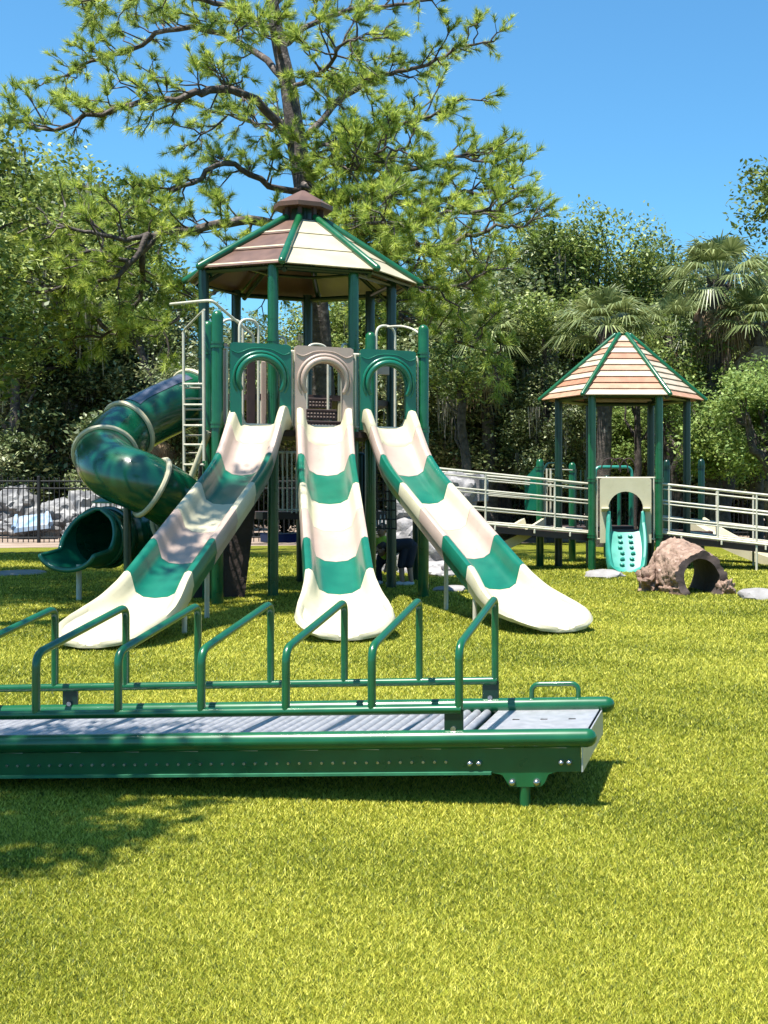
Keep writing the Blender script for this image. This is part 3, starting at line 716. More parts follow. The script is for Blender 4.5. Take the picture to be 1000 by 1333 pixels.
def climber():
    b = MB(); rows = []; y1 = yF-.62; N = 24
    for i in range(N+1):
        f = i/N; y = yF-.08+(y1-yF+.08)*f; z = GDECK+.0-(GDECK-.01)*f; w = .235+.05*math.sin(PI*f*.9)-.05*f
        if f > .9: w *= 1-((f-.9)/.1)**2*.45
        h = .22*(1-f)**.8+.03
        hh = h+ (.10 if f < .05 else 0)
        rows.append([Vector((-w-.07, y+.02, z-.03)), Vector((-w-.07, y-.03, z+hh-.02)), Vector((-w-.045, y-.05, z+hh)), Vector((-w-.01, y-.05, z+hh-.02)), Vector((-w+.02, y, z+.02)), Vector((-w*.5, y, z)), Vector((0, y, z)),
                     Vector((w*.5, y, z)), Vector((w-.02, y, z+.02)), Vector((w+.01, y-.05, z+hh-.02)), Vector((w+.045, y-.05, z+hh)), Vector((w+.07, y-.03, z+hh-.02)), Vector((w+.07, y+.02, z-.03))])
    b.grid([r_[::-1] for r_ in rows]); b.grid([[p+Vector((0, .03, -.035)) for p in r_] for r_ in rows])
    o = b.build('climber', 'turquoise', gz, angle=50)
    rn = random.Random(4)
    for i in range(6):
        for s in (-1, 1):
            f = .12+.14*i; y = yF-.08+(y1-yF+.08)*f; z = GDECK-(GDECK-.01)*f
            vs, fs = blob(40+i*2+s, .045, .03, .03, n=2); q_ = Vector((s*.085+rn.uniform(-.02, .02), y-.012, z+.012)); MB().add([v+q_ for v in vs], fs).build('foot_hold', 'turquoise', o, angle=40)
climber()

# ramps ----------------------------------------------------------------
def ramp(name, label, near, far, legs, loops=()):
    """near/far: dict of two end points (world) of deck edge; rails at heights"""
    (a, b) = near; (c, d) = far; t = thing(name, label, 'ramp', (a.x, a.y, 0)); o = Vector((a.x, a.y, 0))
    A, B, C_, D_ = a-o, b-o, c-o, d-o
    dk = MB(); dn = Vector((0, 0, -.1)); dk.add([A, B, D_, C_, A+dn, B+dn, D_+dn, C_+dn], [(0, 1, 2, 3), (7, 6, 5, 4), (0, 4, 5, 1), (2, 6, 7, 3), (0, 3, 7, 4), (1, 5, 6, 2)]); dk.build('ramp_deck', 'brown', t, angle=20)
    for (p, q) in ((A, B), (C_, D_)):
        MB().tube([p+Vector((0, -.02, .03)), q+Vector((0, -.02, .03))], .018, 8).build('curb_rail', 'cream_steel', t)
        for h, r in ((.82, .019), (.74, .013), (.55, .015), (.50, .012), (.28, .015), (.24, .012), (.06, .012)):
            MB().tube([p+Vector((0, 0, h)), q+Vector((0, 0, h))], r, 8).build('rail', 'cream_steel', t)
        for f in legs: 
            s = p.lerp(q, f); MB().tube([s, s+Vector((0, 0, .82))], .017, 8).build('baluster', 'cream_steel', t)
        for f in (.12, .35, .6, .85):
            s = p.lerp(q, f); MB().box(s+Vector((0, -.03, -.02)), (.03, .02, .07)).build('hanger', 'cream_steel', t)
    for f in (legs[-1],):
        for (p, q) in ((A, B), (C_, D_)):
            s = p.lerp(q, f); MB().tube([Vector((s.x, s.y, -.05)), s], .02, 8).build('leg', 'cream_steel', t)
    return t
gl, gr = GC+hx(0, GP, 0), GC+hx(1, GP, 0)
La = W(766, 696, 20.5); Lb = W(560, 678, 19.6); 
ramp('access_ramp', 'pale railed ramp climbing left from the gazebo to the tall play tower', (La, Lb), (La+Vector((-.1, 1.15, .0)), Lb+Vector((-.5, 1.1, 0))), (.22, .66, .97))
Ra = W(860, 696, 20.5); Rb = W(1090, 722, 20.0)
ramp('access_ramp', 'pale railed ramp sloping down right from the gazebo past the play log', (Ra, Rb), (Ra+Vector((.1, 1.15, 0)), Rb+Vector((.1, 1.15, 0))), (.05, .33, .55))

# ================================================================ REAR PLAY UNIT
def rear_unit():
    c = G(725, 735); t = thing('rear_play_unit', 'low green play unit with side panel and two small cream slides behind the gazebo ramps', 'play unit', c)
    def L(x, y, D): return W(x, y, D)-c
    for (x, y, D, zt, m) in ((703, 739, 21.3, 1.82, 'steel_green'), (745, 733, 22.8, 1.80, 'steel_green'), (913, 728, 24.0, 1.9, 'deep_green'), (868, 726, 24.5, 1.9, 'deep_green'), (790, 726, 24.5, 1.6, 'deep_green')):
        post(L(x, y, D), zt, t, m, rings=(zt-.15,))
    # green side panel with chamfered corner
    p0 = L(684, 664, 21.4); p1 = L(704, 664, 21.3); ax = p1-p0; h = .71
    MB().prism([(0, 0), (0, h*.75), (.85, h*1.08), (1, h*1.08), (1, 0)], p0, ax, (0, 0, 1), .05).build('side_panel', 'plastic_green', t)
    MB().tube(bend([L(706, 617, 21.5), L(712, 603, 21.8), L(735, 603, 22.4), L(741, 617, 22.6)], .1, 5), .018, 8).build('grab_loop', 'deep_green', t)
    for x in (712, 717): MB().tube([L(x, 610, 21.6), L(x, 672, 21.6)], .018, 8).build('upright_bar', 'cream_steel', t)
    MB().tube([L(700, 610, 21.5), L(745, 612, 22.6)], .012, 8).build('cross_rail', 'cream_steel', t)
    MB().tube(bend([L(775, 640, 23.5), L(775, 608, 23.5), L(822, 608, 23.8), L(824, 640, 23.8)], .12, 5), .03, 8).build('overhead_bar', 'turquoise', t)
    for x, z in ((806, 1), (822, 1)): MB().tube([L(x, 700, 23.5), L(x, 625, 23.5)], .05 if x == 822 else .035, 10).build('upright_bar', 'plastic_green', t)
    for x in (750, 756, 762, 768): MB().tube([L(x, 612, 23), L(x, 690, 23)], .012, 6).build('barrier_bar', 'deep_green', t)
    MB().box(L(770, 688, 23.2), (1.5, 1.2, .1)).build('deck', 'brown', t)
    MB().box(L(885, 694, 23.2), (1.1, 1.2, .1)).build('deck', 'brown', t)
    # decorative metal arcs behind the arch
    g = MB()
    for i in range(3): g.tube(spline([L(782+12*i, 612, 23.2), L(787+12*i, 600, 23.2), L(797+12*i, 597, 23.2), L(806+10*i, 604, 23.2), L(808+10*i, 615, 23.2)], 4), .012, 6)
    g.build('scroll_bar', 'brown', t)
    def small_slide(a, b, w):
        a, b = Vector(a), Vector(b); d = b-a; s = Vector((d.y, -d.x, 0)).normalized(); bl = MB(); rows = []
        for i in range(13):
            f = i/12; p = a.lerp(b, f)+Vector((0, 0, -.07*math.sin(PI*f))); h = .13
            pr = [(-w-.03, -.03), (-w-.03, h), (-w+.03, h), (-w+.07, .02), (0, 0), (w-.07, .02), (w-.03, h), (w+.03, h), (w+.03, -.03), (0, -.05)]
            rows.append([p+s*q[0]+Vector((0, 0, q[1])) for q in pr])
        bl.grid(rows, closed=True); bl.add(rows[0], [tuple(range(10))[::-1]]); bl.add(rows[-1], [tuple(range(10))]); bl.build('small_slide', 'cream', t, angle=50)
    small_slide(L(694, 685, 21.2), L(600, 728, 19.9), .22)
    small_slide(L(905, 683, 23.4), L(1015, 735, 22.0), .25)
rear_unit()

# ================================================================ BIN, FENCES, WHITE ROCKS
def bin_():
    c = G(150, 712); c = Vector(((146-VX)/FPX*24, 24, 0)); t = thing('litter_bin', 'dark litter bin with green dome lid behind the tube slide mouth', 'litter bin', c)
    MB().tube([(0, 0, 0), (0, 0, .92)], .28, 20).build('bin_body', 'deep_green', t)
    b = MB()
    for i in range(22): a = 2*PI*i/22; b.box((.295*math.cos(a), .295*math.sin(a), .48), (.02, .045, .86), a, bev=.002)
    b.build('bin_slats', 'fence_black', t)
    l = MB(); rows = [[Vector((r_*math.cos(2*PI*j/24), r_*math.sin(2*PI*j/24), z)) for j in range(24)] for r_, z in ((.33, 1.07), (.37, 1.06), (.37, 1.09), (.3, 1.13), (.18, 1.18), (.05, 1.2), (.002, 1.205))]
    l.grid(rows, closed=True); l.build('bin_lid', 'plastic_green', t)
    for i in range(4): a = 2*PI*i/4+.5; MB().tube([(.27*math.cos(a), .27*math.sin(a), .9), (.27*math.cos(a), .27*math.sin(a), 1.08)], .012, 6).build('lid_bracket', 'alu', t)
bin_()

def fence(a, b, h, label, step=.13):
    a, b = Vector(a), Vector(b); L = (b-a).length; d = (b-a).normalized(); t = thing('iron_fence', label, 'fence', a)
    n = int(L/step); pk = MB()
    for i in range(n+1):
        if i % 19 == 0: continue
        p = d*(i*step); pk.box(p+Vector((0, 0, h/2)), (.02, .02, h), bev=.002)
    pk.build('pickets', 'fence_black', t)
    rl = MB()
    for z in (h*.94, h*.83, .12):
        c = d*(L/2)+Vector((0, 0, z)); rl.box(c, (L, .03, .035), math.atan2(d.y, d.x), bev=.003)
    rl.build('rails', 'fence_black', t)
    for i in range(0, n+1, 19):
        p = d*(i*step); MB().box(p+Vector((0, 0, h/2)), (.07, .07, h+.06), bev=.004).build('fence_post', 'fence_black', t)
fence((-19, 32.5, 0), (-6.0, 33.5, 0), 1.68, 'black iron picket fence at the left in front of the white rocks')
fence((-6.0, 36.5, 0), (2.6, 37.5, 0), 1.36, 'black iron picket fence far behind the middle of the playground')
fence((2.6, 37.5, 0), (13, 37.0, 0), 1.36, 'black iron picket fence at the far right behind the gazebo ramp')

def white_rocks():
    sp = [((40, 690), 36.5, (1.0, .7, .4)), ((75, 675), 37, (.8, .7, .6)), ((112, 668), 37.4, (.8, .7, .75)), ((128, 690), 36.4, (.8, .7, .6)), ((165, 680), 37, (.9, .8, .8)), ((20, 665), 38.5, (.9, .8, .7)), ((100, 700), 35.6, (.45, .4, .3)), ((205, 690), 36.8, (.7, .7, .6))]
    for i, ((x, y), D, r) in enumerate(sp):
        p = W(x, y, D); b = MB(); rock(b, (0, 0, 0), r, 60+i, rz=i, amp=.3, n=4); o = b.build('white_boulder', 'white_rock', None, angle=25); o.location = (p.x, p.y, max(r[2]*.6, p.z))
        tag(o, ['low wide white boulder, leftmost of those behind the fence', 'white boulder beside the blue chute behind the fence', 'tallest white boulder behind the left fence, left of the bin lid', 'white boulder just in front of the tallest one behind the fence',
                'white boulder seen past the bin lid behind the left fence', 'white boulder at the head of the blue chute behind the fence', 'smallest white boulder, close behind the left fence', 'white boulder beyond the tube slide behind the left fence'][i], 'boulder', 'white boulders behind the left fence')
    a, b_, c, d = W(22, 672, 36.2), W(62, 668, 36.3), W(66, 682, 35.4), W(18, 688, 35.4); o = Vector((a.x, a.y, 0)); s = MB(); q = [a-o, b_-o, c-o, d-o]; dn = Vector((0, 0, -.12))
    s.add(q+[p+dn for p in q], [(0, 3, 2, 1), (4, 5, 6, 7), (0, 1, 5, 4), (1, 2, 6, 5), (2, 3, 7, 6), (3, 0, 4, 7)])
    s.tube([q[0], q[3]], .07, 8); s.tube([q[1], q[2]], .07, 8)
    o2 = s.build('blue_chute', 'blue_tarp', None); o2.location = o; tag(o2, 'pale blue water chute lying among white boulders behind the left fence', 'water chute')
white_rocks()
# pale low building wall glimpsed through the trees at right
def pale_wall(x0, x1, D, z0, z1, label):
    a, b = W(x0, 700, D), W(x1, 700, D); L = abs(b.x-a.x); t = MB()
    t.box((0, 0, (z0+z1)/2), (L, .2, z1-z0)); n = int(L/.5)
    for i in range(n): t.box((-L/2+.25+.5*i, -.11, (z0+z1)/2), (.05, .03, (z1-z0)*.96))
    o = t.build('garden_wall', 'whitecloth', None); o.location = ((a.x+b.x)/2, D, 0); tag(o, label, 'wall')
pale_wall(925, 975, 43, 0, 1.15, 'low pale wall seen through the right fence')
pale_wall(655, 690, 42, 0, 1.0, 'low pale wall seen behind the middle fence left of the green panel')

# ================================================================ PEOPLE
def person(label, c, joints, bones, clothes, shoe, head, hairc='hair'):
    t = thing('person', label, 'person', c)
    def capsules(bs, nm, m, vox=.012):
        b = MB()
        for p, q, r0, r1 in bs:
            p, q = Vector(joints[p]), Vector(joints[q]); b.tube([p, p.lerp(q, .5), q], [r0, (r0+r1)/2*1.03, r1], 12, cap='dome')
        o = b.build(nm, m, t); md = o.modifiers.new('Remesh', 'REMESH'); md.mode = 'VOXEL'; md.voxel_size = vox; md.use_smooth_shade = True
        return o
    capsules(bones, 'body', 'skin')
    for nm, m, bs in clothes: capsules(bs, nm, m, .014)
    h = Vector(joints['head']); f = Vector(joints['face'])-h; f.normalize()
    hb = MB(); vs, fs = blob(3, head*.82, head*.92, head*1.12, amp=.02, n=3); hb.add([v*1+h for v in vs], fs)
    s = f.cross(Vector((0, 0, 1))).normalized()
    hb.tube([h+f*head*.85, h+f*head*1.05-Vector((0, 0, head*.15))], head*.12, 8, cap='dome')
    for k in (-1, 1): hb.tube([h+s*k*head*.78, h+s*k*head*.9], head*.2, 8, cap='dome')
    hd = hb.build('head', 'skin', t)
    e = MB()
    for k in (-1, 1): e.tube([h+f*head*.82+s*k*head*.32+Vector((0, 0, head*.1)), h+f*head*.88+s*k*head*.32+Vector((0, 0, head*.1))], head*.09, 8, cap='dome')
    e.tube([h+f*head*.86-s*head*.25-Vector((0, 0, head*.45)), h+f*head*.86+s*head*.25-Vector((0, 0, head*.45))], head*.05, 6)
    e.build('face_features', 'hair', hd)
    hr = MB(); vs, fs = blob(4, head*.9, head*.98, head*1.0, amp=.05, n=3); hr.add([v+h+Vector((0, 0, head*.28))-f*head*.22 for v in vs], fs); hr.build('hair', hairc, t)
    for k, j in (('foot_l', 'toe_l'), ('foot_r', 'toe_r')):
        p, q = Vector(joints[k]), Vector(joints[j]); MB().tube([p, q], [.045*head/.1, .038*head/.1], 10, cap='dome').build('shoe', shoe, t)
    return t
def hand(b): return b
# adult bending over, dark top and shorts
ac = G(529, 763); J = dict(foot_l=(-.08, 0, .05), toe_l=(-.2, -.05, .04), foot_r=(.1, .03, .05), toe_r=(-.02, -.03, .04), knee_l=(-.10, .0, .42), knee_r=(.06, .0, .43), hip_l=(-.02, .03, .80), hip_r=(.12, .05, .80), pelvis=(.05, .04, .85),
     chest=(-.25, .02, .80), neck=(-.38, 0, .78), head=(-.50, -.01, .74), face=(-.6, -.06, .68), sh_l=(-.30, -.14, .78), sh_r=(-.30, .16, .80), el_l=(-.33, -.18, .55), el_r=(-.36, .16, .55), wr_l=(-.40, -.12, .36), wr_r=(-.42, .08, .36),
     h1=(-.43, -.11, .28), h2=(-.42, -.135, .275), h3=(-.41, -.09, .28), h4=(-.39, -.13, .285), h5=(-.445, -.12, .32), g1=(-.45, .08, .28), g2=(-.44, .105, .275), g3=(-.43, .06, .28), g4=(-.41, .1, .285), g5=(-.465, .07, .32))
sc = .66
J = {k: tuple(c*sc for c in v) for k, v in J.items()}
B = [('foot_l', 'knee_l', .04, .055), ('foot_r', 'knee_r', .04, .055), ('knee_l', 'hip_l', .055, .075), ('knee_r', 'hip_r', .055, .075), ('hip_l', 'hip_r', .075, .075), ('pelvis', 'chest', .10, .12), ('chest', 'neck', .10, .05), ('neck', 'head', .05, .05),
     ('chest', 'sh_l', .08, .05), ('chest', 'sh_r', .08, .05), ('sh_l', 'el_l', .045, .036), ('sh_r', 'el_r', .045, .036), ('el_l', 'wr_l', .036, .024), ('el_r', 'wr_r', .036, .024)]+[('wr_l', 'h%d' % i, .02, .008) for i in range(1, 6)]+[('wr_r', 'g%d' % i, .02, .008) for i in range(1, 6)]
B = [(a, b, r0*.74, r1*.74) for a, b, r0, r1 in B]
SH = lambda L_: [(a, b, r0*.72, r1*.72) for a, b, r0, r1 in L_]
person('person in dark shirt and shorts with white shoes, bending forward beside the rock climber', ac, J, B,
       [('shirt', 'navy', SH([('pelvis', 'chest', .115, .135), ('chest', 'neck', .12, .06), ('chest', 'sh_l', .1, .062), ('chest', 'sh_r', .1, .062), ('sh_l', 'el_l', .058, .05), ('sh_r', 'el_r', .058, .05)])),
        ('shorts', 'navy', SH([('hip_l', 'hip_r', .1, .1), ('hip_l', 'knee_l', .1, .078), ('hip_r', 'knee_r', .1, .078)]))], 'whitecloth', .085)
cc_ = G(501, 762); J = dict(foot_l=(-.06, -.02, .04), toe_l=(-.09, -.12, .03), foot_r=(.08, 0, .04), toe_r=(.06, -.11, .03), knee_l=(-.08, -.06, .24), knee_r=(.10, -.05, .24), hip_l=(-.05, .05, .36), hip_r=(.06, .05, .36), pelvis=(0, .05, .38),
     chest=(.0, .0, .56), neck=(-.02, -.02, .64), head=(-.04, -.04, .74), face=(-.10, -.14, .72), sh_l=(-.11, 0, .60), sh_r=(.11, .0, .60), el_l=(-.15, -.08, .46), el_r=(.16, -.06, .46), wr_l=(-.12, -.18, .40), wr_r=(.14, -.17, .42),
     h1=(-.11, -.23, .39), h2=(-.125, -.23, .38), h3=(-.095, -.225, .385), h4=(-.135, -.22, .37), h5=(-.10, -.20, .42), g1=(.13, -.22, .41), g2=(.145, -.22, .40), g3=(.115, -.215, .405), g4=(.155, -.21, .39), g5=(.12, -.19, .44))
B2 = [(a, b, r0*.9, r1*.9) for a, b, r0, r1 in B]
person('small child in a lime yellow shirt standing beside the rock climber behind the middle slide', cc_, J, B2,
       [('shirt', 'lime', [('pelvis', 'chest', .085, .095), ('chest', 'neck', .085, .045), ('chest', 'sh_l', .07, .045), ('chest', 'sh_r', .07, .045), ('sh_l', 'el_l', .042, .038), ('sh_r', 'el_r', .042, .038)]),
        ('trousers', 'navy', [('hip_l', 'hip_r', .075, .075), ('hip_l', 'knee_l', .07, .05), ('hip_r', 'knee_r', .07, .05), ('knee_l', 'foot_l', .048, .035), ('knee_r', 'foot_r', .048, .035)])], 'whitecloth', .088)

# ================================================================ TREES
def unit(n):
    v = RNG.normal(size=(n, 3)); return v/np.linalg.norm(v, axis=1, keepdims=True)
def leaves(cent, size, up=.5, asp=.5):
    """diamond leaves at cent (n,3)"""
    n = len(cent); nr = unit(n); nr[:, 2] = np.abs(nr[:, 2])+up; nr /= np.linalg.norm(nr, axis=1, keepdims=True)
    t = np.cross(nr, unit(n)); t /= np.linalg.norm(t, axis=1, keepdims=True)+1e-9; s = np.cross(nr, t)
    L = (size*(.6+.8*RNG.random(n)))[:, None]; Wd = L*asp
    v = np.stack([cent-t*L/2, cent+s*Wd/2+t*L*.05, cent+t*L/2-nr*L*.12, cent-s*Wd/2+t*L*.05], 1)
    return v.reshape(-1, 3)
def crown_points(nl, per, rx, ry, rz, lr, seed, low=-.6, flat=.75):
    g = np.random.default_rng(seed); cs = []
    while len(cs) < nl:
        p = g.normal(size=3); p /= np.linalg.norm(p); r = g.random()**.28
        if p[2]*r < low: continue
        cs.append(p*r*np.array([rx, ry, rz])*(.85+.3*g.random()))
    cs = np.array(cs); pts = []; tn = []
    for c in cs:
        R_ = lr*(.55+.8*g.random()); n = int(per*(R_/lr)**2)
        d = g.normal(size=(n, 3)); d /= np.linalg.norm(d, axis=1, keepdims=True); rr = R_*(.62+.42*g.random(n))[:, None]
        # sub-clumps: attract to a few directions
        k = g.normal(size=(7, 3)); k /= np.linalg.norm(k, axis=1, keepdims=True); idx = g.integers(0, 7, n); d = d*.75+k[idx]*.7
        pts.append(c+d*rr*np.array([1, 1, flat])); tn.append(np.clip(.45+g.normal(0, .12)+g.normal(0, .2, n), 0, 1))
    return cs, np.concatenate(pts), np.concatenate(tn)
def limb(b, p0, p1, r0, r1, seed, n=5, sides=6, wob=.12):
    g = random.Random(seed); p0, p1 = Vector(p0), Vector(p1); L = (p1-p0).length; pts = []
    for i in range(n+1):
        f = i/n; p = p0.lerp(p1, f)+Vector((g.uniform(-1, 1), g.uniform(-1, 1), g.uniform(-.6, 1)))*wob*L*(math.sin(PI*f))*.6
        pts.append(p)
    b.tube(pts, [r0+(r1-r0)*i/n for i in range(n+1)], sides, cap='none'); return pts
def make_oak(seed, h, rx, rz, m, nl=46, per=430, leaf=.13, lr=1.0, moss=0, bark='bark', low=-.6):
    """trunk base at origin, crown centred at height h"""
    root = thing('oak_tree', 'x', 'tree'); g = random.Random(seed)
    cs, pts, tn = crown_points(nl, per, rx, rx*.85, rz, lr, seed, low); pts = pts+np.array([0, 0, h]); cs = cs+np.array([0, 0, h])
    b = MB(); fork = Vector((g.uniform(-.3, .3), g.uniform(-.3, .3), h-rz*1.0)); fork.z = max(fork.z, 1.2)
    limb(b, (0, 0, -.1), fork, .26, .2, seed, 5, 9, .08)
    mains = []
    for i in range(6):
        a = 2*PI*i/6+g.random(); e = fork+Vector((math.cos(a)*rx*.45, math.sin(a)*rx*.4, rz*(.5+.5*g.random()))); pts_ = limb(b, fork, e, .15, .06, seed+i, 5, 7, .2); mains.append(pts_)
    for i, c in enumerate(cs):
        c = Vector(c); best = min((q for mm in mains for q in mm[1:]), key=lambda q: (q-c).length); limb(b, best, c, .045, .012, seed+50+i, 4, 5, .2)
    b.build('trunk', bark, root, angle=60)
    npmesh('crown', leaves(pts, np.full(len(pts), leaf)), 4, tn, m, root)
    if moss:
        gg = np.random.default_rng(seed+9); V = []; T = []
        for _ in range(moss):
            c = cs[gg.integers(0, len(cs))]+gg.normal(0, .35, 3)*np.array([1, 1, .4])-np.array([0, 0, .4]); k = 26
            o = gg.normal(0, .16, (k, 3))*np.array([1, 1, .25]); ln = .5+gg.random(k)*1.1; w = .012+.02*gg.random(k); a = gg.random(k)*6.28
            dx = np.stack([np.cos(a)*w, np.sin(a)*w, 0*w], 1); p = c+o; q = p-np.stack([0*ln, 0*ln, ln], 1)+gg.normal(0, .05, (k, 3))
            V.append(np.stack([p-dx, p+dx, q+dx*.3, q-dx*.3], 1).reshape(-1, 3)); T.append(gg.random(k))
        npmesh('moss', np.concatenate(V), 4, np.concatenate(T), 'moss', root)['kind'] = 'stuff'
    return root
OAKS = [make_oak(101, 5.6, 2.9, 3.0, 'oak', nl=86, lr=.8, leaf=.14, per=420, moss=26), make_oak(202, 5.2, 2.7, 2.9, 'oak_dark', nl=82, lr=.8, leaf=.15, per=420, moss=34), make_oak(303, 5.4, 3.0, 3.1, 'oak', nl=86, per=400, leaf=.13, lr=.78), make_oak(404, 5.0, 2.6, 2.9, 'oak_dark', nl=82, lr=.8, per=430, leaf=.16, moss=22, low=-.8)]
used = [False]*4
def oak(k, x, D, ytop, sx=1, rz=0, label='', zs=None):
    p = Vector(((x-VX)/FPX*D, D, 0)); top = EYE-(ytop-HY)/FPX*D; base = {0: 8.9, 1: 8.4, 2: 8.9, 3: 8.2}[k]; s = top/base
    if used[k]: o = copy_tree(OAKS[k])
    else: o = OAKS[k]; used[k] = True
    o.location = p; o.rotation_euler = (0, 0, rz); o.scale = (s*sx, s*sx, s); o['label'] = label; o['group'] = 'oaks behind the playground'; o['category'] = 'tree'
    return o
oak(0, 15, 42, 190, 1.0, .3, 'mossy oak at the far left edge, its top against the sky')
oak(2, 110, 46, 200, .95, 2.0, 'light green oak second from the left edge, above the white boulders')
oak(1, 60, 43, 400, 1.0, 4.0, 'low dark oak behind the left fence, in front of the mossy one')
oak(3, 215, 44, 380, 1.0, 1.1, 'dark oak behind the spiral tube slide')
oak(1, 310, 38, 415, 1.05, 2.6, 'dark mossy oak behind the left side of the tower')
oak(0, 430, 37, 380, 1.05, 5.1, 'oak directly behind the tower canopy')
oak(2, 520, 38, 330, 1.0, .9, 'green oak right of the canopy, under the pine limbs')
oak(3, 600, 34, 375, 1.0, 3.3, 'dark oak above the right slide')
oak(1, 655, 38, 300, 1.0, 3.9, 'tall dark oak left of the palms with its top under the pine tips')
oak(0, 735, 40, 268, .85, 1.7, 'oak rising just left of the gazebo roof line behind the palm')
oak(2, 815, 41, 290, .85, 3.1, 'oak between the two palms, against the sky')
oak(3, 880, 42, 318, .85, 0, 'dark oak behind the right palm')
oak(1, 975, 40, 325, .9, 1.2, 'dark oak at the right edge behind the palm')
oak(0, 1055, 36, 330, .9, 2.2, 'oak just outside the right edge of the frame')
oak(3, 720, 33, 470, .9, 5, 'low dark oak behind the left side of the gazebo roof')
oak(2, -90, 48, 160, 1, 1, 'oak beyond the left edge of the frame')
# leafy bright small tree at right
bt = make_oak(505, 2.9, 1.45, 1.35, 'oak_bright', nl=34, per=520, leaf=.10, lr=.55); bt.location = W(940, 700, 31); bt.location.z = 0
bt['label'] = 'small bright bushy tree right of the gazebo behind the ramp'; bt['category'] = 'tree'; bt.name = 'bushy_tree'
bt2 = copy_tree(bt); bt2.location = ((1010-VX)/FPX*29, 29, 0); bt2.rotation_euler.z = 2; bt2['label'] = 'small bright bushy tree at the right edge behind the ramp'; 
bt3 = copy_tree(bt); bt3.location = ((840-VX)/FPX*37, 37, 0); bt3.rotation_euler.z = 4; bt3['label'] = 'small bushy tree seen below the gazebo roof'
for q in (bt, bt2, bt3): q['group'] = 'bushy trees by the right fence'
# understorey shrubs along the fence
sh = thing('shrub', 'x', 'shrub'); cs, pts, tn = crown_points(26, 380, 1.35, 1.0, 1.15, .5, 77, -.9)
npmesh('foliage', leaves(pts+np.array([0, 0, 1.2]), np.full(len(pts), .13)), 4, tn, 'oak_dark', sh)
bb = MB(); [limb(bb, (0, 0, 0), Vector(c)+Vector((0, 0, 1.2)), .04, .01, i, 4, 5, .15) for i, c in enumerate(cs[:14])]; bb.build('stem', 'bark', sh)
locs = [(5, 39.5), (60, 41), (110, 40), (165, 39), (215, 37), (262, 36), (315, 40), (370, 41), (440, 40), (500, 39), (560, 39), (600, 41), (640, 39.5), (690, 40), (735, 41), (790, 40), (835, 41), (880, 40), (925, 42), (970, 41), (1010, 40), (1050, 41)]
for i, (x, D) in enumerate(locs):
    o = sh if i == 0 else copy_tree(sh); s = 1.0+.35*math.sin(i*2.3); o.location = ((x-VX)/FPX*D, D, 0); o.rotation_euler.z = i*1.3; o.scale = (s*1.15, s, s*1.25); o['group'] = 'shrubs behind the fences'; o['label'] = 'dark leafy shrub in the hedge line behind the iron fences'
# far wood
def far_wood():
    n = 150000; g = np.random.default_rng(5); x = g.uniform(-48, 26, n); y = 52+g.random(n)*9; 
    top = 8.0+1.1*np.sin(x*.5)+.9*np.sin(x*1.3+2)+.5*np.sin(x*2.9)+ .4*np.sin(x*5.3)
    top = np.where(x < -16, top-1.2, top)
    z = top*g.random(n)**.8; o = npmesh('far_wood', leaves(np.stack([x, y, z], 1), np.full(n, .34)), 4, np.clip(g.normal(.4, .2, n), 0, 1), 'oak_dark'); tag(o, 'far dark wood closing the view behind the playground trees', 'wood', kind='stuff')
far_wood()

